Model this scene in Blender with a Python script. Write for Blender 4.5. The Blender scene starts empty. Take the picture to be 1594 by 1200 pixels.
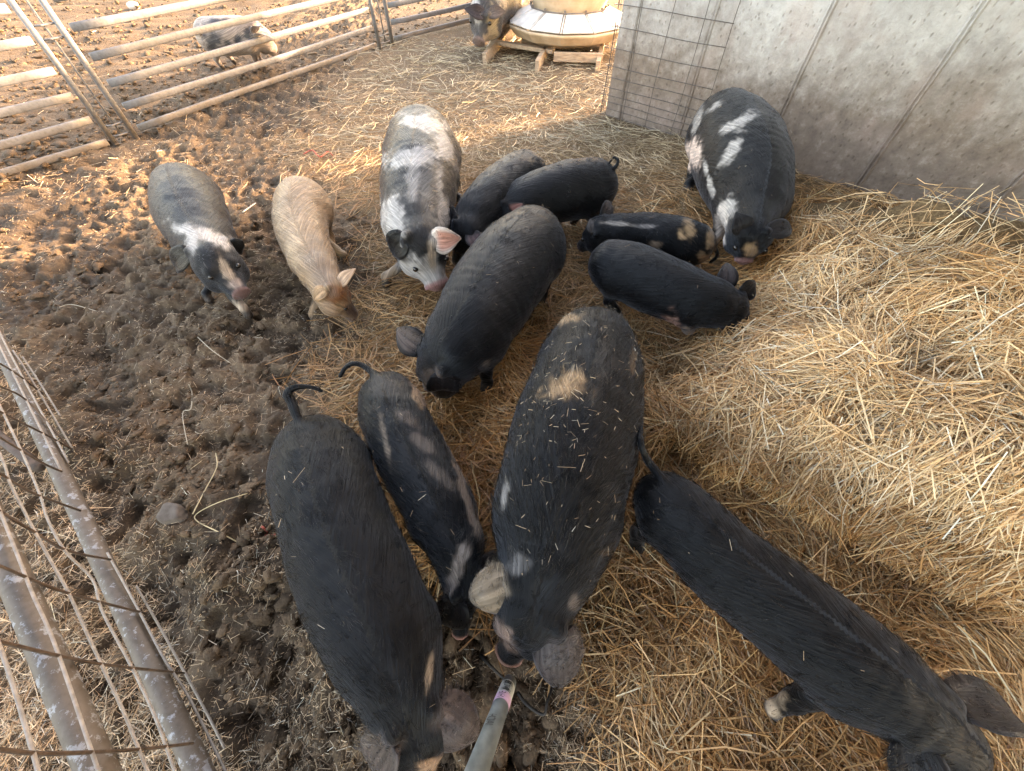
import bpy, bmesh, math, random, time
import numpy as np
from mathutils import Vector, Matrix, kdtree
T0 = time.time()
rng = np.random.default_rng(7)
random.seed(7)
S = bpy.context.scene
COL = S.collection

# ------------------------------------------------------------------ camera, world, sun
CAM_H, FPX, PITCH = 1.55, 618.0, math.radians(52.9)
CP, SP = math.cos(PITCH), math.sin(PITCH)
cam_d = bpy.data.cameras.new('camera')
cam = bpy.data.objects.new('camera', cam_d)
COL.objects.link(cam)
cam.location = (0, 0, CAM_H)
cam.rotation_euler = (math.pi / 2 - PITCH, 0, 0)
cam_d.sensor_width = 36
cam_d.lens = 36 * FPX / 1594
cam_d.clip_start = 0.02
cam_d.clip_end = 500
S.camera = cam

SUN_EL, SUN_AZ = math.radians(10.5), math.radians(32)          # azimuth counted from +x towards +y
world = bpy.data.worlds.new('World')
S.world = world
world.use_nodes = True
wn = world.node_tree
wn.nodes.clear()
sky = wn.nodes.new('ShaderNodeTexSky')
sky.sky_type = 'NISHITA'
sky.sun_disc = False
sky.dust_density = 3.0
sky.ozone_density = 0.6
sky.sun_elevation = SUN_EL
sky.sun_rotation = math.pi / 2 - SUN_AZ
bg = wn.nodes.new('ShaderNodeBackground')
bg.inputs[1].default_value = 0.15
wo = wn.nodes.new('ShaderNodeOutputWorld')
wn.links.new(sky.outputs[0], bg.inputs[0])
wn.links.new(bg.outputs[0], wo.inputs[0])
sun_d = bpy.data.lights.new('sun', 'SUN')
sun_d.energy = 2.0
sun_d.angle = math.radians(0.6)
sun_d.color = (1.0, 0.82, 0.60)
sun = bpy.data.objects.new('sun', sun_d)
COL.objects.link(sun)
sd = Vector((math.cos(SUN_EL) * math.cos(SUN_AZ), math.cos(SUN_EL) * math.sin(SUN_AZ), math.sin(SUN_EL)))
sun.rotation_euler = (-sd).to_track_quat('-Z', 'Y').to_euler()
sun.location = sd * 30
S.view_settings.view_transform = 'Standard'
S.view_settings.look = 'None'
S.view_settings.gamma = 1
S.view_settings.use_curve_mapping = False
S.view_settings.exposure = 3.95
S.view_settings.use_white_balance = True
S.view_settings.white_balance_temperature = 8300
S.view_settings.white_balance_tint = 22
S.render.hair_type = 'STRAND'
try:
    S.cycles_curves.shape = 'RIBBONS'
except Exception:
    pass

# ------------------------------------------------------------------ camera geometry helpers (authoring aid: photo point + height -> world point)
def ray(px, py):
    r = (px - 797) / FPX
    u = (600 - py) / FPX
    return np.array([r, CP + SP * u, -SP + CP * u])

def W(px, py, z=0.0):
    d = ray(px, py)
    t = (z - CAM_H) / d[2]
    return d * t + np.array([0, 0, CAM_H])

def depth(px, py, z):
    return (z - CAM_H) / ray(px, py)[2]

def proj(x, y, z):
    zz = z - CAM_H
    dep = y * CP - zz * SP
    up = y * SP + zz * CP
    dep = np.where(dep > 0.02, dep, 0.02)
    return 797 + FPX * x / dep, 600 - FPX * up / dep, dep

# ------------------------------------------------------------------ noise
_T2 = np.random.default_rng(11).random((256, 256)).astype(np.float32)
_T3 = np.random.default_rng(12).random((64, 64, 64)).astype(np.float32)

def vn2(x, y):
    xi = np.floor(x).astype(np.int64); yi = np.floor(y).astype(np.int64)
    fx = x - xi; fy = y - yi
    fx = fx * fx * fx * (fx * (fx * 6 - 15) + 10); fy = fy * fy * fy * (fy * (fy * 6 - 15) + 10)
    a = _T2[xi & 255, yi & 255]; b = _T2[(xi + 1) & 255, yi & 255]
    c = _T2[xi & 255, (yi + 1) & 255]; d = _T2[(xi + 1) & 255, (yi + 1) & 255]
    return (a + (b - a) * fx) * (1 - fy) + (c + (d - c) * fx) * fy

def fbm2(x, y, oct=4, gain=0.5):
    s = 0; a = 1; n = 0
    for i in range(oct):
        s = s + a * vn2(x + 17.3 * i, y - 9.1 * i); n += a
        x, y = (x * 1.6 - y * 1.2) * 1.03, (x * 1.2 + y * 1.6) * 1.03
        a *= gain
    return s / n

def vn3(p):
    i = np.floor(p).astype(np.int64); f = p - i
    f = f * f * (3 - 2 * f)
    x, y, z = i[..., 0], i[..., 1], i[..., 2]
    def g(a, b, c):
        return _T3[(x + a) & 63, (y + b) & 63, (z + c) & 63]
    fx, fy, fz = f[..., 0], f[..., 1], f[..., 2]
    c00 = g(0, 0, 0) * (1 - fx) + g(1, 0, 0) * fx; c10 = g(0, 1, 0) * (1 - fx) + g(1, 1, 0) * fx
    c01 = g(0, 0, 1) * (1 - fx) + g(1, 0, 1) * fx; c11 = g(0, 1, 1) * (1 - fx) + g(1, 1, 1) * fx
    return (c00 * (1 - fy) + c10 * fy) * (1 - fz) + (c01 * (1 - fy) + c11 * fy) * fz

def sst(a, b, x):
    t = np.clip((x - a) / (b - a), 0, 1)
    return t * t * (3 - 2 * t)

# ------------------------------------------------------------------ materials
def mat(name):
    m = bpy.data.materials.new(name)
    m.use_nodes = True
    nt = m.node_tree
    return m, nt, nt.nodes['Principled BSDF']

def node(nt, typ, **kw):
    n = nt.nodes.new(typ)
    for k, v in kw.items():
        if k.startswith('i_'):
            key = k[2:]
            n.inputs[int(key) if key.isdigit() else key.replace('_', ' ')].default_value = v
        else:
            setattr(n, k, v)
    return n

def noise_tex(nt, scale, detail=5, rough=0.55, vec=None, dist=0.0):
    n = node(nt, 'ShaderNodeTexNoise', i_Scale=scale, i_Detail=detail, i_Roughness=rough, i_Distortion=dist)
    if vec is None:
        vec = node(nt, 'ShaderNodeTexCoord').outputs['Object']
    nt.links.new(vec, n.inputs['Vector'])
    return n

def ramp(nt, fac, stops):
    r = nt.nodes.new('ShaderNodeValToRGB')
    el = r.color_ramp.elements
    while len(el) < len(stops):
        el.new(0.5)
    for e, (p, c) in zip(el, stops):
        e.position = p
        e.color = (*c, 1)
    nt.links.new(fac, r.inputs[0])
    return r

def mixc(nt, a, b, fac, mode='MIX'):
    m = nt.nodes.new('ShaderNodeMix')
    m.data_type = 'RGBA'
    m.blend_type = mode
    for sock, v in ((m.inputs[6], a), (m.inputs[7], b), (m.inputs[0], fac)):
        if hasattr(v, 'is_linked') or hasattr(v, 'links'):
            nt.links.new(v, sock)
        elif isinstance(v, tuple):
            sock.default_value = (*v, 1)
        else:
            sock.default_value = v
    return m.outputs[2]

def bump(nt, height, strength, dist, p):
    b = node(nt, 'ShaderNodeBump', i_Strength=strength, i_Distance=dist)
    nt.links.new(height, b.inputs['Height'])
    nt.links.new(b.outputs[0], p.inputs['Normal'])
    return b

def attr(nt, name):
    a = nt.nodes.new('ShaderNodeAttribute')
    a.attribute_name = name
    return a

def simple_mat(name, c1, c2, scale=20, rough=0.7, bmp=0.2, bd=0.01, metal=0.0, stretch=None):
    m, nt, p = mat(name)
    vec = None
    if stretch:
        mp = node(nt, 'ShaderNodeMapping', i_Scale=stretch)
        nt.links.new(node(nt, 'ShaderNodeTexCoord').outputs['Object'], mp.inputs[0])
        vec = mp.outputs[0]
    n = noise_tex(nt, scale, 6, 0.6, vec)
    r = ramp(nt, n.outputs[0], [(0.35, c1), (0.65, c2)])
    nt.links.new(r.outputs[0], p.inputs['Base Color'])
    p.inputs['Roughness'].default_value = rough
    p.inputs['Metallic'].default_value = metal
    bump(nt, n.outputs[0], bmp, bd, p)
    return m

def ground_mat():
    m, nt, p = mat('pen_ground')
    a = attr(nt, 'cover')                      # R straw litter, G dryness, B dampness
    sep = node(nt, 'ShaderNodeSeparateColor')
    nt.links.new(a.outputs['Color'], sep.inputs[0])
    n1 = noise_tex(nt, 5, 8, 0.65)
    n2 = noise_tex(nt, 55, 6, 0.7)
    n3 = noise_tex(nt, 240, 4, 0.7)
    mud = ramp(nt, n1.outputs[0], [(0.3, (0.088, 0.056, 0.033)), (0.55, (0.16, 0.106, 0.064)), (0.75, (0.25, 0.172, 0.108))])
    fib = ramp(nt, n2.outputs[0], [(0.40, (0.078, 0.053, 0.035)), (0.58, (0.175, 0.122, 0.077)), (0.68, (0.36, 0.26, 0.15))])
    c = mixc(nt, mud.outputs[0], fib.outputs[0], 0.5)
    lit = ramp(nt, n2.outputs[0], [(0.35, (0.10, 0.062, 0.032)), (0.55, (0.22, 0.14, 0.068)), (0.7, (0.40, 0.27, 0.14))])
    c = mixc(nt, c, lit.outputs[0], sep.outputs[0])
    dry = ramp(nt, n2.outputs[0], [(0.3, (0.065, 0.044, 0.028)), (0.6, (0.15, 0.105, 0.067))])
    c = mixc(nt, c, dry.outputs[0], sep.outputs[1])
    wet = mixc(nt, c, (0.42, 0.40, 0.37), sep.outputs[2], 'MULTIPLY')
    nt.links.new(wet, p.inputs['Base Color'])
    mr = node(nt, 'ShaderNodeMapRange', i_3=0.9, i_4=0.6)
    nt.links.new(sep.outputs[2], mr.inputs[0])
    nt.links.new(mr.outputs[0], p.inputs['Roughness'])
    p.inputs['Specular IOR Level'].default_value = 0.3
    ad = node(nt, 'ShaderNodeMath', operation='MULTIPLY_ADD', i_1=0.35)
    nt.links.new(n3.outputs[0], ad.inputs[0])
    nt.links.new(n2.outputs[0], ad.inputs[2])
    bump(nt, ad.outputs[0], 0.9, 0.018, p)
    return m

def tint_mat(name, rough=0.6, spec=0.4, var=0.25, scale=120, bmp=0.0, trans=0.0):
    m, nt, p = mat(name)
    a = attr(nt, 'tint')
    n = noise_tex(nt, scale, 4)
    r = ramp(nt, n.outputs[0], [(0.3, (1 - var,) * 3), (0.7, (1.0, 1.0, 1.0))])
    c = mixc(nt, a.outputs['Color'], r.outputs[0], 1.0, 'MULTIPLY')
    nt.links.new(c, p.inputs['Base Color'])
    p.inputs['Roughness'].default_value = rough
    p.inputs['Specular IOR Level'].default_value = spec
    if bmp:
        bump(nt, n.outputs[0], bmp, 0.006, p)
    if trans:
        tr = nt.nodes.new('ShaderNodeBsdfTranslucent')
        nt.links.new(c, tr.inputs[0])
        mx = node(nt, 'ShaderNodeMixShader', i_0=trans)
        out = [x for x in nt.nodes if x.type == 'OUTPUT_MATERIAL'][0]
        nt.links.new(p.outputs[0], mx.inputs[1])
        nt.links.new(tr.outputs[0], mx.inputs[2])
        nt.links.new(mx.outputs[0], out.inputs[0])
    return m

def hair_mat():
    m = bpy.data.materials.new('pig_hair')
    m.use_nodes = True
    nt = m.node_tree
    nt.nodes.clear()
    a = attr(nt, 'tint')
    h = nt.nodes.new('ShaderNodeBsdfHairPrincipled')
    h.model = 'CHIANG'
    h.parametrization = 'COLOR'
    nt.links.new(a.outputs['Color'], h.inputs['Color'])
    h.inputs['Roughness'].default_value = 0.27
    h.inputs['IOR'].default_value = 1.22
    h.inputs['Radial Roughness'].default_value = 0.5
    o = nt.nodes.new('ShaderNodeOutputMaterial')
    nt.links.new(h.outputs[0], o.inputs[0])
    return m

def concrete_mat():
    m, nt, p = mat('concrete')
    tc = node(nt, 'ShaderNodeTexCoord')
    ob = tc.outputs['Object']
    sep = node(nt, 'ShaderNodeSeparateXYZ')
    nt.links.new(ob, sep.inputs[0])
    n1 = noise_tex(nt, 1.6, 8, 0.6, ob)
    n2 = noise_tex(nt, 14, 8, 0.7, ob)
    n3 = noise_tex(nt, 90, 4, 0.6, ob)
    base = ramp(nt, n1.outputs[0], [(0.3, (0.36, 0.357, 0.35)), (0.5, (0.46, 0.457, 0.45)), (0.7, (0.54, 0.537, 0.53))])
    fine = ramp(nt, n2.outputs[0], [(0.3, (0.72, 0.71, 0.70)), (0.6, (1, 1, 1))])
    c = mixc(nt, base.outputs[0], fine.outputs[0], 0.8, 'MULTIPLY')
    # splashed dung band along the base, ragged upper edge, plus whitish lime streak
    hz = node(nt, 'ShaderNodeMath', operation='MULTIPLY_ADD', i_1=0.55)
    nt.links.new(n1.outputs[0], hz.inputs[0])
    nt.links.new(sep.outputs[2], hz.inputs[2])
    hz2 = node(nt, 'ShaderNodeMath', operation='MULTIPLY_ADD', i_1=0.22)
    nt.links.new(n2.outputs[0], hz2.inputs[0])
    nt.links.new(hz.outputs[0], hz2.inputs[2])
    hz3 = node(nt, 'ShaderNodeMath', operation='MULTIPLY', i_1=0.6)
    nt.links.new(hz2.outputs[0], hz3.inputs[0])
    band = ramp(nt, hz3.outputs[0], [(0.50, (1, 1, 1)), (0.80, (0, 0, 0))])
    dung = ramp(nt, n2.outputs[0], [(0.3, (0.10, 0.068, 0.047)), (0.55, (0.175, 0.125, 0.092)), (0.75, (0.30, 0.25, 0.205))])
    fac = node(nt, 'ShaderNodeMath', operation='MULTIPLY', i_1=0.9)
    nt.links.new(band.outputs[0], fac.inputs[0])
    c = mixc(nt, c, dung.outputs[0], fac.outputs[0])
    # rusty pink blotches and small brown specks
    n4 = noise_tex(nt, 2.7, 4, 0.5, ob)
    pk = ramp(nt, n4.outputs[0], [(0.56, (0, 0, 0)), (0.75, (0.45, 0.45, 0.45))])
    c = mixc(nt, c, (0.36, 0.27, 0.235), pk.outputs[0])
    vo = node(nt, 'ShaderNodeTexVoronoi', i_Scale=34.0)
    wv = node(nt, 'ShaderNodeMapping', i_Scale=(1.0, 1.0, 0.55), i_Rotation=(0, 0.5, 0))
    nt.links.new(ob, wv.inputs[0])
    nt.links.new(wv.outputs[0], vo.inputs['Vector'])
    pit = ramp(nt, vo.outputs['Distance'], [(0.10, (0, 0, 0)), (0.24, (1, 1, 1))])
    gate = ramp(nt, n2.outputs[0], [(0.31, (1, 1, 1)), (0.39, (0, 0, 0))])
    pit2 = mixc(nt, pit.outputs[0], (1, 1, 1), gate.outputs[0])
    c = mixc(nt, c, mixc(nt, (0.82, 0.80, 0.77), (1, 1, 1), pit2), 1.0, 'MULTIPLY')
    mp = node(nt, 'ShaderNodeMapping', i_Scale=(20, 20, 3.4), i_Rotation=(0.12, 0.10, 0))
    nt.links.new(ob, mp.inputs[0])
    n5 = noise_tex(nt, 1.0, 5, 0.6, mp.outputs[0])
    st5 = ramp(nt, n5.outputs[0], [(0.30, (0.80, 0.71, 0.68)), (0.52, (1, 1, 1)), (0.68, (1.0, 1.0, 1.0)), (0.74, (1.16, 1.16, 1.16))])
    c = mixc(nt, c, st5.outputs[0], 0.4, 'MULTIPLY')
    nt.links.new(c, p.inputs['Base Color'])
    p.inputs['Roughness'].default_value = 0.85
    s1 = node(nt, 'ShaderNodeMath', operation='MULTIPLY_ADD', i_1=0.5)
    nt.links.new(n3.outputs[0], s1.inputs[0])
    nt.links.new(n2.outputs[0], s1.inputs[2])
    s2 = node(nt, 'ShaderNodeMath', operation='MULTIPLY_ADD', i_1=0.45)
    nt.links.new(pit2, s2.inputs[0])
    nt.links.new(s1.outputs[0], s2.inputs[2])
    bump(nt, s2.outputs[0], 0.7, 0.012, p)
    return m

def metal_mat(name, base=(0.42, 0.42, 0.41), dirt=(0.30, 0.24, 0.18), dirt_h=0.25, flake=None, rough=0.5):
    m, nt, p = mat(name)
    tc = node(nt, 'ShaderNodeNewGeometry')
    pos = tc.outputs['Position']
    n = noise_tex(nt, 9, 6, 0.65, pos)
    n2 = noise_tex(nt, 45, 6, 0.65, pos)
    r = ramp(nt, n.outputs[0], [(0.3, tuple(v * 0.8 for v in base)), (0.7, tuple(min(1, v * 1.15) for v in base))])
    c = r.outputs[0]
    sep = node(nt, 'ShaderNodeSeparateXYZ')
    nt.links.new(pos, sep.inputs[0])
    h = node(nt, 'ShaderNodeMath', operation='MULTIPLY_ADD', i_1=0.5)
    nt.links.new(n.outputs[0], h.inputs[0])
    nt.links.new(sep.outputs[2], h.inputs[2])
    d = ramp(nt, h.outputs[0], [(dirt_h, (0.85, 0.85, 0.85)), (min(1, dirt_h + 0.35), (0.12, 0.12, 0.12))])
    c = mixc(nt, c, dirt, d.outputs[0])
    if flake:
        n3 = noise_tex(nt, 34, 8, 0.75, pos)
        fl = ramp(nt, n3.outputs[0], [(0.555, (0, 0, 0)), (0.60, (0.9, 0.9, 0.9))])
        c = mixc(nt, c, flake, fl.outputs[0])
    sp = ramp(nt, n2.outputs[0], [(0.35, (0.7, 0.66, 0.62)), (0.55, (1, 1, 1))])
    c = mixc(nt, c, sp.outputs[0], 0.8, 'MULTIPLY')
    nt.links.new(c, p.inputs['Base Color'])
    p.inputs['Metallic'].default_value = 0.15
    p.inputs['Roughness'].default_value = rough
    bump(nt, n2.outputs[0], 0.3, 0.003, p)
    return m

M_GROUND = ground_mat()
M_CONC = concrete_mat()
M_STRAW = tint_mat('straw', 0.45, 0.5, 0.25, 60, 0, 0.08)
M_CLOD = tint_mat('mud_clod', 0.9, 0.25, 0.5, 130, 0.8)
M_SKIN = None
def coat_skin_mat():
    m, nt, p = mat('pig_skin')
    a = attr(nt, 'tint')
    f = attr(nt, 'flow')                      # x along the lie of the coat, y round the barrel, metres
    mp = node(nt, 'ShaderNodeMapping', i_Scale=(7.5, 95, 1))
    nt.links.new(f.outputs['Vector'], mp.inputs[0])
    n1 = noise_tex(nt, 1.0, 5, 0.62, mp.outputs[0], 0.35)
    mp2 = node(nt, 'ShaderNodeMapping', i_Scale=(26, 300, 1))
    nt.links.new(f.outputs['Vector'], mp2.inputs[0])
    n2 = noise_tex(nt, 1.0, 3, 0.6, mp2.outputs[0], 0.2)
    r = ramp(nt, n1.outputs[0], [(0.30, (0.45, 0.45, 0.45)), (0.52, (1, 1, 1)), (0.70, (2.0, 1.95, 1.9))])
    c = mixc(nt, a.outputs['Color'], r.outputs[0], 0.85, 'MULTIPLY')
    nt.links.new(c, p.inputs['Base Color'])
    p.inputs['Roughness'].default_value = 0.30
    p.inputs['Specular IOR Level'].default_value = 0.13
    p.inputs['Specular Tint'].default_value = (0.82, 0.91, 1.0, 1)
    p.inputs['Sheen Weight'].default_value = 0.12
    p.inputs['Sheen Roughness'].default_value = 0.35
    p.inputs['Sheen Tint'].default_value = (0.72, 0.83, 1.0, 1)
    ad = node(nt, 'ShaderNodeMath', operation='MULTIPLY_ADD', i_1=0.4)
    nt.links.new(n2.outputs[0], ad.inputs[0])
    nt.links.new(n1.outputs[0], ad.inputs[2])
    bump(nt, ad.outputs[0], 0.75, 0.008, p)
    return m
M_HAIR = hair_mat()
M_SKIN = coat_skin_mat()
M_PANEL = metal_mat('galvanised_rail', (0.175, 0.182, 0.195), (0.14, 0.11, 0.082), 0.2)
M_PIPE = metal_mat('flaking_pipe', (0.10, 0.080, 0.064), (0.105, 0.074, 0.05), 0.1, (0.24, 0.245, 0.26), 0.65)
M_RUST = simple_mat('rusty_wire', (0.045, 0.03, 0.022), (0.09, 0.06, 0.043), 60, 0.75)
M_WIREDUST = simple_mat('dusty_wire', (0.17, 0.145, 0.125), (0.27, 0.235, 0.205), 60, 0.7)
M_GWIRE = simple_mat('panel_wire', (0.06, 0.05, 0.045), (0.12, 0.10, 0.09), 60, 0.6, metal=0.2)
M_DARKPIPE = simple_mat('dark_brace', (0.045, 0.034, 0.028), (0.10, 0.07, 0.055), 25, 0.7)
M_POLY = simple_mat('feeder_plastic', (0.42, 0.30, 0.19), (0.56, 0.43, 0.30), 7, 0.55, 0.1)
M_LID = simple_mat('feeder_lid', (0.44, 0.41, 0.38), (0.60, 0.57, 0.53), 9, 0.5, 0.12)
M_HINGE = simple_mat('hinge_metal', (0.12, 0.10, 0.09), (0.22, 0.19, 0.17), 30, 0.5, metal=0.4)
M_WOOD = simple_mat('weathered_wood', (0.22, 0.15, 0.10), (0.42, 0.31, 0.21), 9, 0.8, 0.3, stretch=(1, 6, 6))
M_ROCK = simple_mat('rock', (0.065, 0.05, 0.04), (0.14, 0.115, 0.097), 14, 0.85, 0.4, 0.01)
M_PVC = simple_mat('grey_pvc', (0.066, 0.082, 0.087), (0.14, 0.162, 0.168), 40, 0.45, 0.15, 0.002, stretch=(1, 1, 0.25))
M_LABEL = simple_mat('pale_label', (0.52, 0.54, 0.50), (0.66, 0.67, 0.62), 60, 0.45, 0.05)
M_PINK = simple_mat('pink_label', (0.56, 0.36, 0.52), (0.66, 0.45, 0.62), 60, 0.5, 0.05)
M_INK = simple_mat('black_ink', (0.012, 0.012, 0.012), (0.03, 0.03, 0.03), 60, 0.5, 0.05)
M_TWIG = simple_mat('black_twig', (0.008, 0.007, 0.006), (0.025, 0.02, 0.017), 60, 0.7)
M_RED = simple_mat('red_twine', (0.35, 0.06, 0.04), (0.48, 0.13, 0.09), 60, 0.8)
M_EYE, _nt, _p = mat('eye')
_p.inputs['Base Color'].default_value = (0.012, 0.009, 0.007, 1)
_p.inputs['Roughness'].default_value = 0.08
M_ROOF = simple_mat('roof_sheet', (0.045, 0.038, 0.034), (0.08, 0.07, 0.062), 5, 0.6)

# ------------------------------------------------------------------ object helpers
def link(o, parent=None):
    COL.objects.link(o)
    if parent is not None:
        o.parent = parent
        o.matrix_parent_inverse = Matrix.Identity(4)
    return o

def tag(o, label=None, cat=None, group=None, kind=None):
    if label: o['label'] = label
    if cat: o['category'] = cat
    if group: o['group'] = group
    if kind: o['kind'] = kind
    return o

def empty(name, loc):
    o = bpy.data.objects.new(name, None)
    o.location = loc
    o.empty_display_size = 0.1
    return link(o)

def np_mesh(name, V, F, material, parent=None, smooth=True, origin=None):
    """V (n,3), F list of (m,k) arrays"""
    V = np.asarray(V, dtype=np.float32)
    if parent is not None:
        V = V - np.array(parent_loc(parent), dtype=np.float32)
    elif origin is not None:
        V = V - np.asarray(origin, dtype=np.float32)
    if not isinstance(F, list):
        F = [F]
    me = bpy.data.meshes.new(name)
    me.vertices.add(len(V))
    me.vertices.foreach_set('co', V.ravel())
    nl = sum(f.size for f in F)
    npoly = sum(len(f) for f in F)
    me.loops.add(nl)
    me.loops.foreach_set('vertex_index', np.concatenate([f.ravel() for f in F]).astype(np.int32))
    me.polygons.add(npoly)
    st, tot, base = [], [], 0
    for f in F:
        k = f.shape[1]
        st.append(base + np.arange(len(f)) * k)
        tot.append(np.full(len(f), k))
        base += f.size
    me.polygons.foreach_set('loop_start', np.concatenate(st).astype(np.int32))
    me.polygons.foreach_set('loop_total', np.concatenate(tot).astype(np.int32))
    me.polygons.foreach_set('use_smooth', np.full(npoly, smooth))
    me.update(calc_edges=True)
    me.materials.append(material)
    o = bpy.data.objects.new(name, me)
    link(o, parent)
    if parent is None and origin is not None:
        o.location = origin
    return o

def parent_loc(p):
    loc = Vector((0, 0, 0))
    while p is not None:
        loc += p.location
        p = p.parent
    return loc

def set_tint(o, C):
    a = o.data.attributes.new('tint', 'FLOAT_COLOR', 'POINT')
    C4 = np.ones((len(C), 4), dtype=np.float32)
    C4[:, :3] = C
    a.data.foreach_set('color', C4.ravel())

def tube_vf(pts, rad, seg=8, squash=None, cap=True, up=(0, 0, 1)):
    """swept tube; rad scalar or list; squash (a,b): half sizes across/along up"""
    pts = np.asarray(pts, float)
    n = len(pts)
    rad = np.full(n, rad, float) if np.isscalar(rad) else np.asarray(rad, float)
    tan = np.gradient(pts, axis=0)
    tan /= np.linalg.norm(tan, axis=1)[:, None] + 1e-9
    upv = np.array(up, float)
    V = []
    for i in range(n):
        s = np.cross(tan[i], upv)
        if np.linalg.norm(s) < 1e-3:
            s = np.cross(tan[i], (1, 0, 0.01))
        s /= np.linalg.norm(s)
        u = np.cross(s, tan[i])
        for k in range(seg):
            a = 2 * math.pi * k / seg
            ca, sa = math.cos(a), math.sin(a)
            if squash:
                e = 0.55
                ca = math.copysign(abs(ca) ** e, ca) * squash[0]
                sa = math.copysign(abs(sa) ** e, sa) * squash[1]
                V.append(pts[i] + s * ca + u * sa)
            else:
                V.append(pts[i] + rad[i] * (s * ca + u * sa))
    F = []
    for i in range(n - 1):
        for k in range(seg):
            k2 = (k + 1) % seg
            F.append((i * seg + k, i * seg + k2, (i + 1) * seg + k2, (i + 1) * seg + k))
    V = np.array(V)
    F = [np.array(F)]
    if cap:
        F.append(np.array([[*range(seg)][::-1], [(n - 1) * seg + k for k in range(seg)]]))
    return V, F

def tube(name, pts, rad, material, parent=None, seg=8, squash=None, smooth=True, up=(0, 0, 1)):
    V, F = tube_vf(pts, rad, seg, squash, True, up)
    o = np_mesh(name, V, F, material, parent, smooth, origin=None if parent is not None else np.asarray(pts[0]))
    return o

def box_vf(c, ax, ay, az):
    c = np.asarray(c, float); ax, ay, az = (np.asarray(a, float) for a in (ax, ay, az))
    V = [c + i * ax + j * ay + k * az for i in (-1, 1) for j in (-1, 1) for k in (-1, 1)]
    F = np.array([(0, 1, 3, 2), (4, 6, 7, 5), (0, 4, 5, 1), (2, 3, 7, 6), (0, 2, 6, 4), (1, 5, 7, 3)])
    return np.array(V), F

def bevel_box(name, c, ax, ay, az, material, parent, bev=0.006):
    V, F = box_vf(c, ax, ay, az)
    o = np_mesh(name, V, F, material, parent, False)
    b = o.modifiers.new('edge', 'BEVEL')
    b.width = bev
    b.segments = 2
    return o

def catmull(P, n):
    P = np.asarray(P, float)
    Q = np.vstack([2 * P[0] - P[1], P, 2 * P[-1] - P[-2]])
    out = []
    m = len(P) - 1
    for t in np.linspace(0, m, n):
        i = min(int(t), m - 1)
        f = t - i
        a, b, c, d = Q[i], Q[i + 1], Q[i + 2], Q[i + 3]
        out.append(0.5 * (2 * b + (c - a) * f + (2 * a - 5 * b + 4 * c - d) * f * f + (3 * b - a - 3 * c + d) * f ** 3))
    return np.array(out)

# ------------------------------------------------------------------ terrain
_BY = np.array([-300, 0, 60, 150, 250, 330, 420, 520, 600, 700, 800, 900, 1000, 1100, 1200, 1500])
_BX = np.array([640, 600, 560, 490, 440, 555, 560, 540, 500, 560, 590, 660, 800, 890, 930, 960])

def boundary(px, py):
    return px - np.interp(py, _BY, _BX)

BUMPS = []                                      # straw heap: (x, y, height, radius)
for (px, py, zt, rad) in [(1330, 316, .35, .36), (1430, 348, .40, .42), (1545, 382, .42, .46), (1320, 440, .33, .38), (1190, 545, .17, .28), (1260, 385, .26, .26),
                          (1420, 520, .38, .42), (1560, 600, .40, .46), (1280, 590, .34, .32), (1120, 645, .16, .24), (1420, 690, .33, .34),
                          (1560, 770, .33, .36), (1230, 705, .30, .24), (1700, 560, .42, .7), (1380, 790, .32, .25), (1530, 880, .32, .27), (1720, 860, .30, .5)]:
    w = W(px, py, zt)
    BUMPS.append((w[0], w[1], zt * (1.10 if py < 400 else 1.32) + .02, rad))
HOLES = []
for (px, py, dz, rad) in [(130, 545, -.07, .20), (60, 360, -.06, .2), (220, 915, -.10, .15), (170, 800, -.04, .15), (240, 970, -.06, .12),
                          (400, 1000, -.05, .16), (160, 600, -.05, .14), (330, 530, .05, .28), (240, 850, .03, .14), (120, 690, .03, .2), (230, 210, -.05, .1),
                          (430, 1120, -.04, .14), (330, 900, .035, .14), (200, 480, .03, .18)]:
    w = W(px, py, 0)
    HOLES.append((w[0], w[1], dz, rad))

def masks(x, y):
    px, py, dep = proj(x, y, 0.0 * x)
    behind = (y * CP + CAM_H * SP) < 0.25
    b = boundary(px, py) + 130 * (fbm2(x * 4, y * 4, 3) - 0.5)
    straw = sst(-40, 60, b)
    straw = np.where(behind, sst(-.3, .5, x), straw)
    return straw, px, py

FOOT0, FOOT1 = W(1075, 715, .05), W(1640, 1000, .05)
FOOTN = np.array([-(FOOT1 - FOOT0)[1], (FOOT1 - FOOT0)[0]]); FOOTN /= np.linalg.norm(FOOTN)

def heap_h(x, y):
    acc = 0
    for (bx, by, h, r) in BUMPS:
        d2 = ((x - bx) ** 2 + (y - by) ** 2) / (r * r)
        acc = acc + (h * np.exp(-d2 * 1.1)) ** 4
    h = acc ** 0.25
    sdl = (x - FOOT0[0]) * FOOTN[0] + (y - FOOT0[1]) * FOOTN[1]
    h = h * np.where(x > FOOT0[0] - .1, sst(-.03, .13, sdl + .05 * (fbm2(x * 6, y * 6, 2) - .5)), 1.0)
    return np.clip(h - 0.035, 0, None) * 1.08

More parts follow.
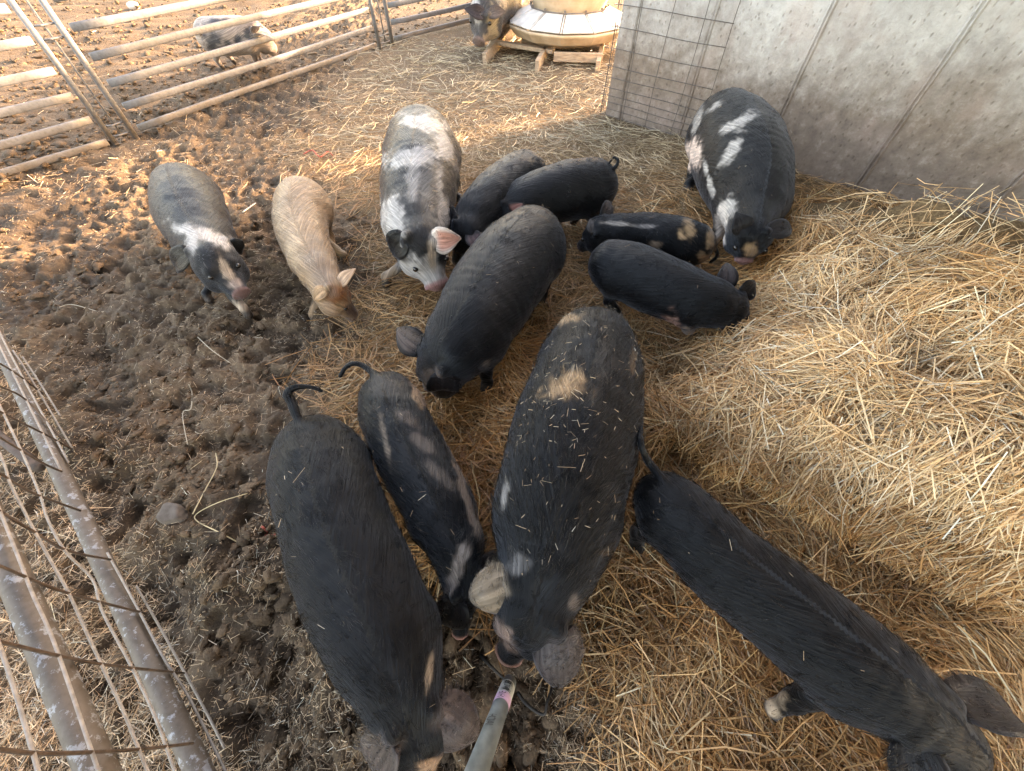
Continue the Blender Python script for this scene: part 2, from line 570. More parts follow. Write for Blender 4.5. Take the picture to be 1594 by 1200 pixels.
def height(x, y, fine=True):
    straw, px, py = masks(x, y)
    h = 0.05 * (fbm2(x * 0.9 + 3, y * 0.9, 3) - 0.5)
    for (bx, by, dz, r) in HOLES:
        h = h + dz * np.exp(-((x - bx) ** 2 + (y - by) ** 2) / (r * r))
    mud = 1 - straw
    if fine:
        c1 = fbm2(x * 7 + 5, y * 7, 4, .55)
        c2 = fbm2(x * 22, y * 22 + 3, 4, .6)
        wx = x + 0.05 * (c1 - .5)
        b1 = 1 - np.abs(2 * fbm2(wx * 11 + 9, y * 11 + 1, 3, .5) - 1) * 2.0
        h = h + mud * (0.075 * (c1 - 0.5) + 0.024 * (b1 - 0.5) + 0.042 * (c2 - 0.5))
        h = h - mud * 0.042 * sst(.68, .86, vn2(x * 10.5 + 3, y * 10.5)) - mud * 0.03 * sst(.7, .85, vn2(x * 17 + 31, y * 17))
        h = h + straw * 0.02 * (c1 - 0.5)
    hp = heap_h(x, y)
    if fine:
        hp = hp * (0.66 + 0.68 * fbm2(x * 3.5, y * 3.5 + 8, 3))
    return h + hp

def axis_coords(lo, hi, step, far, growth=1.12):
    a = list(np.arange(lo, hi, step))
    s = step
    v = a[-1]
    while v < far:
        s *= growth
        v += s
        a.append(v)
    s = step
    v = lo
    pre = []
    while v > -far:
        s *= growth
        v -= s
        pre.append(v)
    return np.array(pre[::-1] + a)

xs = axis_coords(-3.2, 2.3, 0.0125, 70)
ya = list(np.arange(-0.6, 2.2, 0.0125))
st = 0.0125
while ya[-1] < 90:
    st *= 1.012 if ya[-1] < 12 else 1.12
    ya.append(ya[-1] + st)
yb = []
st, v = 0.0125, -0.6
while v > -60:
    st *= 1.18
    v -= st
    yb.append(v)
ys = np.array(yb[::-1] + ya)
GX, GY = np.meshgrid(xs, ys, indexing='ij')
GZ = height(GX, GY)
far = np.hypot(GX, GY)
GZ = np.where(far > 14, GZ * np.clip(1 - (far - 14) / 6, 0, 1), GZ)
nx, ny = GX.shape
idx = np.arange(nx * ny).reshape(nx, ny)
quads = np.stack([idx[:-1, :-1], idx[1:, :-1], idx[1:, 1:], idx[:-1, 1:]], -1).reshape(-1, 4)
ground = np_mesh('ground', np.stack([GX, GY, GZ], -1).reshape(-1, 3), quads, M_GROUND)
tag(ground, kind='structure')
st_, px_, py_ = masks(GX, GY)
FN_A, FN_B = np.array([-3.49, 4.06]), np.array([-1.79, 6.96])

def outside(x, y):
    """1 beyond the stock panels"""
    d = FN_B - FN_A
    s = (x - FN_A[0]) * d[1] - (y - FN_A[1]) * d[0]
    return (s < 0).astype(np.float32) * (y > 2.5)

out_ = sst(-0.1, 0.25, -((GX - FN_A[0]) * 2.9 - (GY - FN_A[1]) * 1.7) / 3.36) * sst(2.4, 2.8, GY)
hoof = np.maximum(sst(.68, .86, vn2(GX * 10.5 + 3, GY * 10.5)), sst(.7, .85, vn2(GX * 17 + 31, GY * 17)))
damp = np.clip((fbm2(GX * 2.2, GY * 2.2 + 40, 4) - 0.42) * 4, 0, 1) * (1 - st_) * (1 - out_)
for (bx, by, dz, r) in HOLES:
    if dz < 0:
        damp = np.maximum(damp, np.exp(-((GX - bx) ** 2 + (GY - by) ** 2) / (r * r)) * (1 - st_))
damp = np.maximum(damp, hoof * .8 * (1 - st_) * (1 - out_))
farpen = sst(3.0, 5.0, GY) * (1 - out_)
cover = np.stack([np.clip(st_ * 0.85, 0, 1), np.clip(out_ + 0.75 * farpen, 0, 1), damp, np.ones_like(damp)], -1)
a_ = ground.data.attributes.new('cover', 'FLOAT_COLOR', 'POINT')
a_.data.foreach_set('color', cover.astype(np.float32).ravel())

# ------------------------------------------------------------------ concrete wall
WE = np.array([0.943, 4.613, 0.0])
WD = np.array([0.759, -0.652, 0.0]); WD /= np.linalg.norm(WD)
WN = np.array([-WD[1], WD[0], 0.0]) * -1       # faces the pen
if WN[1] > 0: WN = -WN
WALL_L, WALL_H, WALL_T = 9.0, 2.55, 0.26
wall = empty('concrete_wall', tuple(WE))
tag(wall, 'grey concrete wall with slanting cast joint ridges and a dung stained base', 'wall')
JOINTS = [0.16, 0.80, 1.56, 2.31, 3.07, 3.83, 4.6, 5.35, 6.1, 6.9, 7.7]
ua = np.concatenate([np.arange(0, 3.9, 0.012), np.arange(3.9, WALL_L + .01, 0.15)])
va = np.concatenate([np.arange(-0.3, 1.9, 0.014), np.arange(1.9, WALL_H + .01, 0.13)])
UU, VV = np.meshgrid(ua, va, indexing='ij')
dd = 0.012 * (fbm2(UU * 2, VV * 2, 3) - .5) + 0.006 * (fbm2(UU * 14, VV * 9, 3) - .5)
dd[ua > 3.9, :] *= 0.3
pl = (UU[:-1, :-1],)
WV = WE + UU[..., None] * WD + VV[..., None] * np.array([0, 0, 1.0]) + dd[..., None] * WN
nu, nv = UU.shape
wi = np.arange(nu * nv).reshape(nu, nv)
wq = np.stack([wi[:-1, :-1], wi[1:, :-1], wi[1:, 1:], wi[:-1, 1:]], -1).reshape(-1, 4)
# back, top and ends closed with a simple box behind the cast face
bx = []
for (u_, n_, v_) in [(0, -.004, -.3), (WALL_L, -.004, -.3), (WALL_L, -.004, WALL_H - .001), (0, -.004, WALL_H - .001)]:
    bx.append(WE + u_ * WD + n_ * WN + v_ * np.array([0, 0, 1.0]))
for p_ in list(bx):
    bx.append(p_ - WALL_T * WN)
base_i = nu * nv
bq = np.array([(4, 7, 6, 5), (0, 4, 5, 1), (3, 2, 6, 7), (0, 3, 7, 4), (1, 5, 6, 2)]) + base_i
cf = np_mesh('cast_face', np.vstack([WV.reshape(-1, 3), np.array(bx)]), [wq, bq], M_CONC, wall)
for o_ in (cf,):
    for pg in range(len(wq), len(wq) + 5):
        o_.data.polygons[pg].use_smooth = False
for j, u_ in enumerate(JOINTS):
    if u_ > 4.7: break
    vs = np.linspace(-0.2, WALL_H - .02, 90)
    V, Fq = [], []
    prof = [(-.026, -.006), (-.018, .005), (-.011, .009), (-.005, -.002), (.000, -.004), (.005, .012), (.011, .013), (.017, .003), (.024, -.006)]
    wid = 0.55 if j in (0,) else 1.0
    for k, v_ in enumerate(vs):
        wob = 0.006 * (vn2(np.array(v_ * 7.0), np.array(u_ * 31.0)) - .5)
        for (a, b) in prof:
            hh = b * (0.5 + 1.0 * float(vn2(np.array(v_ * 23.0 + a * 100), np.array(u_ * 17.0)))) if b > 0 else b - .004
            V.append(WE + (u_ + a * wid + float(wob)) * WD + (hh + .003) * WN + v_ * np.array([0, 0, 1.0]))
    m_ = len(prof)
    for k in range(len(vs) - 1):
        for q in range(m_ - 1):
            Fq.append((k * m_ + q, k * m_ + q + 1, (k + 1) * m_ + q + 1, (k + 1) * m_ + q))
    np_mesh('joint_ridge', np.array(V), np.array(Fq), M_CONC, wall)

# ------------------------------------------------------------------ unseen roof, added to shade the near half of the pen
def roof_pt(u, n, z):
    return WE + WD * u + WN * n + np.array([0, 0, z])
ROOF_U0 = 1.5
V = []
for k in range(60):
    n_ = -0.5 + 6.3 * k / 59
    z_ = 3.25 - 0.05 * n_ + (0.02 if k % 2 else 0.0)
    for u_ in (ROOF_U0, WALL_L):
        V += [roof_pt(u_, n_, z_), roof_pt(u_, n_, z_ + .03)]
V = np.array(V)
F = []
for k in range(59):
    a = k * 4
    F += [(a, a + 4, a + 6, a + 2), (a + 1, a + 3, a + 7, a + 5), (a, a + 1, a + 5, a + 4), (a + 2, a + 6, a + 7, a + 3)]
F += [(0, 2, 3, 1), (236, 237, 239, 238)]
tag(np_mesh('shade_roof', V, np.array(F), M_ROOF, None, False), kind='structure')

# unseen low wall added behind the concrete wall end to narrow the sunlit strip
sh_d = np.array([math.cos(SUN_AZ), math.sin(SUN_AZ), 0.0]); sh_m = np.array([-sh_d[1], sh_d[0], 0.0])
V, F = box_vf(WE + sh_d * 3.2 + sh_m * 1.05 + np.array([0, 0, .55]), sh_m * .60, sh_d * .10, np.array([0, 0, .70]))
tag(np_mesh('shade_wall', V, F, M_CONC, None, False), kind='structure')

# ------------------------------------------------------------------ welded wire panel leaning on the wall end
def wall_pt(px, py, off=0.03):
    d = ray(px, py)
    o = np.array([0, 0, CAM_H])
    p0 = WE + WN * off
    t = np.dot(p0 - o, WN) / np.dot(d, WN)
    return o + d * t

wp = empty('wire_panel', tuple(WE + WN * .03))
tag(wp, 'thin welded wire panel wrapped around the end of the concrete wall', 'wire panel')
def uv(p):
    q = p - WE
    return float(np.dot(q, WD)), float(p[2])
hz_ = [uv(wall_pt(990, y))[1] for y in (11, 48, 83, 112, 130, 147, 160, 171, 182, 193)]
hz_ += [hz_[0] + 0.2 * k for k in (1, 2, 3)]
vu_ = [uv(wall_pt(x, 0))[0] for x in (1003, 1052, 1104, 1155)]
vu_ = [vu_[0] - (vu_[1] - vu_[0])] + vu_
umax = vu_[-1]
for k, z in enumerate(hz_):
    z = max(z, 0.01)
    pts = []
    for u_ in (umax, umax * .66, umax * .33, 0.02):
        pts.append(WE + WD * u_ + WN * (.03 + .006 * math.sin(u_ * 9 + k)) + np.array([0, 0, z + .004 * math.sin(k + u_ * 6)]))
    # loops round the wall end
    R = 0.08 + (0.05 if k in (2, 4) else 0)
    for a in (0.2, 0.7, 1.2, 1.8, 2.4):
        pts.append(WE + WD * (-R * math.sin(a) - .02) + WN * (.03 - .16 * (1 - math.cos(a)) / 1.7) + np.array([0, 0, z - .01 * a]))
    tube('wire', catmull(pts, 22), 0.0026, M_GWIRE, wp, 5)
for u_ in vu_ + [-0.075, -0.06]:
    off = .033 if u_ > 0 else (-.02 if u_ > -.07 else -.08)
    pts = [WE + WD * (u_ + .01 * math.sin(z * 3 + u_ * 8)) + WN * off + np.array([0, 0, z]) for z in np.linspace(0.0, 1.15, 8)]
    tube('wire', pts, 0.0026, M_GWIRE, wp, 5)

# ------------------------------------------------------------------ stock panels (rails, posts, pins)
def stock_panel(A, B, zs, label, tilt=0.0, post_w=0.021, posts=(True, True)):
    A = np.array([A[0], A[1], 0.0]); B = np.array([B[0], B[1], 0.0])
    d = (B - A); L = np.linalg.norm(d); d /= L
    root = empty('stock_panel', tuple(A))
    tag(root, label, 'fence panel', 'galvanised stock panels around the pen')
    n = np.array([d[1], -d[0], 0])
    for k, z in enumerate(zs):
        n_ = 12
        pts = []
        for t in np.linspace(0.02, 0.98, n_):
            p = A + d * L * t
            sag = 0.004 * math.sin(k * 2.1 + t * 5)
            pts.append(p + np.array([0, 0, z + sag]))
        tube('rail', pts, 0.04, M_PANEL, root, 12, squash=(0.013, 0.028))
    top = zs[-1] + 0.05
    for e, on in zip((A, B), posts):
        if on:
            tube('post', [e + np.array([0, 0, -0.02]), e + np.array([0, 0, top / 2]), e + np.array([0, 0, top])], 0.03, M_PANEL, root, 12,
                 squash=(post_w, post_w), up=tuple(d))
    return root, A, B, d

ZS = [0.055, 0.225, 0.40, 0.575, 0.755, 0.935, 1.11]
PA, AA, AB, Ad = stock_panel((-4.95, 2.27), (-3.615, 3.94), [z - .03 for z in ZS], 'stock panel at the far left corner with shaded grey rails and a closing post')
PB, BA, BB, Bd = stock_panel((-3.49, 4.06), (-1.80, 6.93), ZS, 'longest sunlit stock panel with five bright rails in front of the far spotted pig')
PC, CA, CB, Cd = stock_panel((-1.665, 7.13), (-0.2, 8.75), ZS, 'distant stock panel running from the double post to the pig beside the feeder')
for (P1, P2, lab, root) in ((AB, BA, 'x', PB), (BB, CA, 'y', PC)):
    mid = (P1 + P2) / 2
    d = (P2 - P1); L = np.linalg.norm(d); d /= L
    tube('pin_rod', [mid + np.array([0, 0, 0.06]), mid + np.array([0, 0, 0.6]), mid + np.array([0, 0, 1.2])], 0.008, M_PANEL, root, 8)
    for z in (0.05, 0.13, 0.72, 0.80):
        pts = [P1 + d * .02 + np.array([0, 0, z]), mid - d * .015 + np.array([.0, -.02, z]), mid + np.array([0, -.028, z]),
               mid + d * .015 + np.array([0, -.02, z]), P2 - d * .02 + np.array([0, 0, z])]
        tube('pin_lug', catmull(pts, 12), 0.007, M_PANEL, root, 6)

# ------------------------------------------------------------------ near pipe fence with mesh
NA, NB = W(30, 600, .15), W(310, 1200, .15)
ND = NB - NA; ND /= np.linalg.norm(ND)
NNm = np.array([-ND[1], ND[0], 0.0])
if NNm[0] < 0: NNm = -NNm
NUP = np.array([0, 0, 1.0]) + NNm * 0.117
NPL = np.cross(ND, NUP); NPL /= np.linalg.norm(NPL)

def fence_pt(px, py, off=0.0):
    d = ray(px, py)
    o = np.array([0, 0, CAM_H])
    p0 = NA + NPL * off
    t = np.dot(p0 - o, NPL) / np.dot(d, NPL)
    return o + d * t

nf = empty('pipe_fence', tuple(W(30, 600, 0)))
tag(nf, 'low fence of weathered pipe rails and bent wire mesh along the near mud edge', 'fence')
pts = [NA - ND * 1.2, NA, (NA + NB) / 2 + np.array([0, 0, -.004]), NB, NB + ND * 0.8]
tube('rail', catmull(pts, 24), 0.0275, M_PIPE, nf, 18)
Q0, Q1 = fence_pt(-20, 800), fence_pt(118, 1120)
QD = Q1 - Q0; QD /= np.linalg.norm(QD)
tube('rail', [Q0 - QD * 1.4, Q0, (Q0 + Q1) / 2, Q1, Q1 + QD * 0.6], 0.0275, M_PIPE, nf, 18)
b0, b1 = W(62, 728, .15), W(-120, 590, .06)
tube('brace', [b0, (b0 + b1) / 2, b1], 0.019, M_DARKPIPE, nf, 12)
SIDE = 1 if np.dot(NPL, -NA) > 0 else -1
HW = [[(-25, 489), (10, 560), (95, 732)], [(-14, 489), (21, 560), (107, 720)], [(20, 545), (47, 587), (114, 700)], [(35, 555), (66, 602), (126, 700)],
      [(-40, 550), (0, 632), (37, 710), (62, 770), (75, 810), (102, 858), (144, 902), (159, 951), (204, 1036), (241, 1115), (272, 1200), (300, 1270)],
      [(-60, 590), (0, 707), (15, 750), (40, 800), (72, 860), (105, 919), (136, 987), (161, 1041), (193, 1109), (224, 1186), (250, 1250)],
      [(-10, 770), (28, 866), (51, 925), (85, 1002), (150, 1191), (175, 1260)], [(-30, 930), (0, 1007), (23, 1075), (42, 1138), (57, 1191), (75, 1260)],
      [(167, 860), (215, 948), (255, 1024), (295, 1087), (348, 1194), (380, 1260)], [(212, 912), (255, 987), (286, 1044), (323, 1112), (350, 1165)]]
VW = [[(-50, 570), (0, 601), (43, 625), (110, 699)], [(-50, 612), (8, 645), (70, 676), (112, 699)], [(-60, 642), (0, 681), (65, 720), (96, 734)],
      [(-60, 700), (0, 737), (50, 767), (125, 795)], [(-60, 760), (0, 796), (50, 826), (105, 857), (172, 871)], [(-60, 855), (0, 881), (108, 924), (227, 955)],
      [(-60, 985), (0, 999), (153, 1033), (286, 1048)], [(-60, 1160), (0, 1167), (85, 1173), (221, 1166), (300, 1157)], [(-50, 540), (0, 566), (30, 585), (66, 612)]]
for L_ in HW:
    P_ = [fence_pt(x, y, SIDE * .036) for x, y in L_]
    tube('mesh_wire', catmull(P_, 8 * len(P_)), 0.0034, M_WIREDUST, nf, 6)
for L_ in VW:
    P_ = [fence_pt(x, y, SIDE * .036) for x, y in L_]
    tube('mesh_wire', catmull(P_, 8 * len(P_)), 0.0034, M_RUST, nf, 6)

# ------------------------------------------------------------------ hog feeder on skids
FC = W(884, 30, 0.30); FC[2] = 0.0
fd = empty('hog_feeder', tuple(FC))
tag(fd, 'round tan hog feeder with a ring of pale lids over its tray', 'feeder')
NL = 12
R_OUT, R_IN, Z_OUT, Z_IN = 0.80, 0.50, 0.30, 0.42
def ringp(R, z, a):
    return FC + np.array([R * math.cos(a), R * math.sin(a), z])
A0 = math.radians(-90 - 15 + 4)
V, F = [], []
prof = [(R_OUT - .01, Z_OUT - .03), (R_OUT, Z_OUT - .015), (R_OUT - .004, Z_OUT - .035), (R_OUT - .10, Z_OUT - .13), (R_OUT - .24, Z_OUT - .18), (0.2, Z_OUT - .19)]
prof = [(R_OUT - .03, Z_OUT - .005), (R_OUT + .004, Z_OUT - .008), (R_OUT + .002, Z_OUT - .03), (R_OUT - .09, Z_OUT - .12), (R_OUT - .22, Z_OUT - .165), (0.15, Z_OUT - .17)]
for (r, z) in prof:
    for k in range(NL):
        V.append(ringp(r, z, A0 + 2 * math.pi * k / NL))
for i in range(len(prof) - 1):
    for k in range(NL):
        k2 = (k + 1) % NL
        F.append((i * NL + k, (i + 1) * NL + k, (i + 1) * NL + k2, i * NL + k2))
tr = np_mesh('tray', np.array(V), np.array(F), M_POLY, fd, False)
b = tr.modifiers.new('edge', 'BEVEL'); b.width = .008; b.segments = 2
prof = [(R_IN - .06, .2), (R_IN - .05, Z_IN), (R_IN - .035, Z_IN + .05), (R_IN + .03, Z_IN + .16), (R_IN + .08, Z_IN + .32), (R_IN + .10, Z_IN + .55), (R_IN + .10, Z_IN + .9), (R_IN + .04, Z_IN + .98), (.25, Z_IN + 1.06), (.01, Z_IN + 1.08)]
V, F = [], []
ns = 48
for (r, z) in prof:
    for k in range(ns):
        V.append(ringp(r, z, 2 * math.pi * k / ns))
for i in range(len(prof) - 1):
    for k in range(ns):
        k2 = (k + 1) % ns
        F.append((i * ns + k, i * ns + k2, (i + 1) * ns + k2, (i + 1) * ns + k))
np_mesh('hopper', np.array(V), np.array(F), M_POLY, fd, True)
for k in range(NL):
    a0 = A0 + 2 * math.pi * k / NL; a1 = a0 + 2 * math.pi / NL
    g = 0.018
    o0, o1 = ringp(R_OUT - .012, Z_OUT + .005, a0), ringp(R_OUT - .012, Z_OUT + .005, a1)
    i0, i1 = ringp(R_IN + .0, Z_IN, a0), ringp(R_IN + .0, Z_IN, a1)
    e = (o1 - o0) / np.linalg.norm(o1 - o0)
    o0, o1, i0, i1 = o0 + e * g, o1 - e * g, i0 + e * g, i1 - e * g
    nrm = np.cross(o1 - o0, i0 - o0); nrm /= np.linalg.norm(nrm)
    if nrm[2] < 0: nrm = -nrm
    th = 0.014
    V = [o0, o1, i1, i0] + [p + nrm * th for p in (o0, o1, i1, i0)]
    F = np.array([(0, 3, 2, 1), (4, 5, 6, 7), (0, 1, 5, 4), (1, 2, 6, 5), (2, 3, 7, 6), (3, 0, 4, 7)])
    ld = np_mesh('lid', np.array(V), F, M_LID, fd, False)
    b = ld.modifiers.new('edge', 'BEVEL'); b.width = .005; b.segments = 2
    V, F = tube_vf([i0 + nrm * .02 - e * .01, (i0 + i1) / 2 + nrm * .022, i1 + nrm * .02 + e * .01], 0.006, 6)
    np_mesh('hinge', V, F, M_HINGE, ld)
    rb0, rb1 = ringp(R_IN - .02, Z_IN + .012, a0), ringp(R_OUT - .01, Z_OUT + .012, a0)
    V, F = tube_vf([rb0, rb1], 0.010, 6)
    np_mesh('lid_rib', V, F, M_LID, fd)
    bevel_box('hinge_block', ringp(R_IN - .005, Z_IN + .03, a0), (.012, 0, 0), (0, .014, 0), (0, 0, .014), M_HINGE, fd, .003)
# skid timbers
def beam(p0, p1, w, h, name='skid_board'):
    p0 = np.array(p0); p1 = np.array(p1)
    d = p1 - p0; L = np.linalg.norm(d); d /= L
    s = np.cross(d, (0, 0, 1)); s /= np.linalg.norm(s); u = np.cross(s, d)
    return bevel_box(name, (p0 + p1) / 2, d * L / 2, s * w / 2, u * h / 2, M_WOOD, fd, .004)
beam(W(754, 92, .06), W(783, 58, .06), .05, .12)
beam(W(836, 103, .06), W(853, 74, .06), .05, .12)
beam(W(774, 66, .10), W(862, 80, .10), .09, .04)
beam(W(862, 88, .09), W(938, 90, .09), .05, .09)
beam(W(930, 105, .05), W(938, 70, .05), .05, .12)
beam(FC + np.array([-.6, .1, .065]), FC + np.array([.6, .1, .065]), .09, .13)

print('structure', round(time.time() - T0, 1))

# ------------------------------------------------------------------ pigs: smooth implicit bodies, one continuous mesh each
def seg_d(p, a, b, ra, rb):
    ab = b - a
    h = np.clip(((p - a) @ ab) / (ab @ ab + 1e-9), 0, 1)
    return np.linalg.norm(p - a - h[:, None] * ab, axis=1) - (ra + (rb - ra) * h)

def smin(a, b, k):
    h = np.clip(0.5 + 0.5 * (b - a) / k, 0, 1)
    return b * (1 - h) + a * h - k * h * (1 - h)

def tri_d(p, a, b, c):
    ba, pa, cb, pb, ac, pc = b - a, p - a, c - b, p - b, a - c, p - c
    n = np.cross(ba, ac)
    def s(e, q):
        return np.sign((np.cross(e, n) * q).sum(-1))
    inside = (s(ba, pa) + s(cb, pb) + s(ac, pc)) >= 2.0
    def ed(e, q):
        t = np.clip((q @ e) / (e @ e + 1e-12), 0, 1)
        w = q - t[:, None] * e
        return (w * w).sum(-1)
    d1 = np.minimum(np.minimum(ed(ba, pa), ed(cb, pb)), ed(ac, pc))
    d2 = (pa @ n) ** 2 / (n @ n + 1e-12)
    return np.sqrt(np.where(inside, d2, d1))

def unit(v):
    v = np.asarray(v, float)
    return v / (np.linalg.norm(v) + 1e-9)

def surface_nets(D, lo, h):
    s = D < 0
    n = np.array(D.shape)
    c = np.zeros(n - 1, np.int8)
    for i in (0, 1):
        for j in (0, 1):
            for k in (0, 1):
                c += s[i:n[0] - 1 + i, j:n[1] - 1 + j, k:n[2] - 1 + k]
    act = (c > 0) & (c < 8)
    I = np.argwhere(act)
    ids = np.full(act.shape, -1, np.int64)
    ids[act] = np.arange(len(I))
    acc = np.zeros((len(I), 3)); cnt = np.zeros(len(I))
    corners = [(i, j, k) for i in (0, 1) for j in (0, 1) for k in (0, 1)]
    val = {q: D[I[:, 0] + q[0], I[:, 1] + q[1], I[:, 2] + q[2]] for q in corners}
    for q in corners:
        for ax in range(3):
            if q[ax] == 0:
                r = list(q); r[ax] = 1; r = tuple(r)
                a, b = val[q], val[r]
                m = (a < 0) != (b < 0)
                t = np.where(m, a / (a - b + 1e-12), 0)
                pt = np.tile(np.array(q, float), (len(I), 1))
                pt[:, ax] = t
                acc[m] += pt[m]; cnt[m] += 1
    V = lo + (I + acc / cnt[:, None]) * h
    Q = []
    for ax in range(3):
        sl0 = [slice(None)] * 3; sl1 = [slice(None)] * 3
        sl0[ax] = slice(0, -1); sl1[ax] = slice(1, None)
        e = s[tuple(sl0)] != s[tuple(sl1)]
        E_ = np.argwhere(e)
        b_, c_ = (ax + 1) % 3, (ax + 2) % 3
        ok = (E_[:, b_] > 0) & (E_[:, c_] > 0) & (E_[:, b_] < n[b_] - 1) & (E_[:, c_] < n[c_] - 1)
        E_ = E_[ok]
        quad = []
        for db, dc in ((-1, -1), (0, -1), (0, 0), (-1, 0)):
            K = E_.copy(); K[:, b_] += db; K[:, c_] += dc
            quad.append(ids[K[:, 0], K[:, 1], K[:, 2]])
        quad = np.stack(quad, 1)
        flip = ~s[E_[:, 0], E_[:, 1], E_[:, 2]]
        quad[flip] = quad[flip][:, ::-1]
        Q.append(quad)
    return V, np.vstack(Q)

BLACK = (0.0042, 0.0042, 0.0046)
GREY = (0.013, 0.013, 0.0138)
WHITE = (0.31, 0.298, 0.285)
CREAM = (0.30, 0.235, 0.175)
TAN = (0.25, 0.165, 0.095)
PINK = (0.34, 0.175, 0.15)
PIGS = []

def build_pig(label, torso, skull, snout, ears, legs=None, tail=None, base=BLACK, patches=(), vox=0.011, hairs=9000, hlen=0.035,
              nose=PINK, head_r=None, hair_r=0.0005, jit=0.24, hairtint=None, shag=1.0, face=1.0, snout_r=1.0, lift=0.11):
    legs = legs or {}
    T = []
    for (px, py, hw, z) in torso:
        T.append([*W(px, py, z), hw * depth(px, py, z) / FPX * 0.95])
    T = np.array(T)
    D_ = catmull(T, 26)
    C, R = D_[:, :3], D_[:, 3]
    skp = (skull[0], skull[1], skull[3])
    sk = W(*skp)
    hs = skull[2] * depth(*skp) / FPX * 0.95 if head_r is None else head_r
    sn = W(*snout[:3])
    gz = float(height(np.array(sn[0]), np.array(sn[1])))
    Fh = unit(sn - sk); L = np.linalg.norm(sn - sk)
    Sh = unit(np.cross(Fh, (0, 0, 1.0))); Uh = np.cross(Sh, Fh)
    prim = []                                                     # (function, blend)
    def torso_d(p):
        d = None
        for i in range(len(C) - 1):
            e = seg_d(p, C[i], C[i + 1], R[i], R[i + 1])
            d = e if d is None else np.minimum(d, e)
        return d
    # hams and shoulders, legs
    n = len(C)
    LG = []
    for key, idx in (('H', int(n * 0.10)), ('F', int(n * 0.80))):
        c, r = C[idx], R[idx]
        Fb = C[min(idx + 3, n - 1)] - C[max(idx - 3, 0)]
        Fb = unit((Fb[0], Fb[1], 0)); Sb = unit(np.cross(Fb, (0, 0, 1.0)))
        for sgn, nm in ((-1, 'L'), (1, 'R')):
            hip = c + Sb * sgn * r * 0.50 + np.array([0, 0, -0.18 * r])
            prim.append((lambda p, a=hip, q=r * (0.58 if key == 'H' else 0.52): np.linalg.norm(p - a, axis=1) - q, r * 0.35))
            if key + nm in legs:
                fx = W(*legs[key + nm], 0.0)
                foot = np.array([fx[0], fx[1], float(height(fx[0:1], fx[1:2])[0]) + 0.012])
            else:
                f0 = hip + Fb * r * (0.10 if key == 'F' else -0.10) + Sb * sgn * r * .05
                foot = np.array([f0[0], f0[1], float(height(f0[0:1], f0[1:2])[0]) + 0.012])
            k0 = hip + np.array([0, 0, -0.35 * r])
            mid = k0 * 0.45 + foot * 0.55 + Fb * r * (-0.20 if key == 'H' else 0.04)
            mid[2] = max(mid[2], foot[2] + 0.06)
            ft = foot + np.array([0, 0, 0.03])
            ra, rb, rc = max(.05, r * .36), max(.028, r * .185), max(.022, r * .145)
            prim.append((lambda p, a=k0, b=mid, x=ra, y=rb: seg_d(p, a, b, x, y), r * 0.22))
            prim.append((lambda p, a=mid, b=ft, x=rb, y=rc: seg_d(p, a, b, x, y), 0.02))
            prim.append((lambda p, a=ft, b=foot + Fb * .022, x=rc * 1.0, y=rc * 1.12: seg_d(p, a, b, x, y), 0.012))
            LG.append((foot, rc))
    # neck, skull, jowls, snout
    prim.append((lambda p: seg_d(p, C[-1], sk, R[-1] * 0.94, hs), hs * 0.3))
    sr = hs * 0.345 * snout_r
    prim.append((lambda p: seg_d(p, sk + Fh * L * .15 - Uh * hs * .10, sn - Fh * sr * .55, hs * .84, sr * 1.12), hs * 0.35))
    for sgn in (-1, 1):
        jw = sk + Fh * L * .30 + Sh * sgn * hs * .46 - Uh * hs * .42
        prim.append((lambda p, a=jw: np.linalg.norm(p - a, axis=1) - hs * .50, hs * 0.35))
        br = sk + Fh * L * .34 + Sh * sgn * hs * .42 + Uh * hs * .46
        prim.append((lambda p, a=br: np.linalg.norm(p - a, axis=1) - hs * .26, hs * 0.22))
    def nose_d(p):
        q = p - sn
        x = q @ Fh; s_ = q @ Sh; u_ = q @ Uh
        rr = np.sqrt((s_ / 1.12) ** 2 + (u_ / 0.92) ** 2)
        dx = np.abs(x + sr * .12) - sr * .17; dr = rr - sr * 1.0
        d = np.minimum(np.maximum(dx, dr), 0) + np.sqrt(np.maximum(dx, 0) ** 2 + np.maximum(dr, 0) ** 2) - sr * .10
        for sgn in (-1, 1):                                       # nostrils
            a = Sh * sgn * sr * .38 + Fh * sr * .18
            d = np.maximum(d, -(np.linalg.norm(q - a, axis=1) - sr * .24))
        return d
    EAR = []
    prim_e = []
    for e in ears:
        b0 = W(*e['b']); t0 = W(*e['t'])
        def hd(q):
            d = torso_d(q)
            for f, k in prim:
                d = smin(d, f(q), k)
            return d
        for _ in range(4):
            g_ = np.array([float(hd(b0[None] + v)[0] - hd(b0[None] - v)[0]) for v in np.eye(3) * .004]) / .008
            b0 = b0 - (float(hd(b0[None])[0]) + .006) * g_ / max(float(g_ @ g_), .4)
        dr = unit(t0 - b0); t0 = t0 + dr * .012; Le = np.linalg.norm(t0 - b0)
        N = unit(e.get('n', (0, 0, 1)))
        wv = unit(np.cross(dr, N)); N = np.cross(wv, dr)
        w = e['w']
        bend = e.get('bend', 0.12) * Le
        cup = e.get('cup', 0.13) * w
        curl = e.get('curl', 0.0) * Le
        prof_t = np.array([-.06, .14, .36, .58, .78, .92, 1.0])
        prof_w = np.array([.34, .48, .50, .39, .23, .10, .006])
        grid = []
        for t_, w_ in zip(prof_t, prof_w):
            row = []
            for q_ in (-1, -.5, 0, .5, 1):
                row.append(b0 + dr * Le * t_ + wv * w * w_ * q_ + N * (bend * math.sin(math.pi * max(t_, 0)) + cup * q_ * q_ * math.sin(math.pi * min(1, max(t_, 0) * .8 + .25)) - curl * max(t_, 0) ** 2))
            grid.append(row)
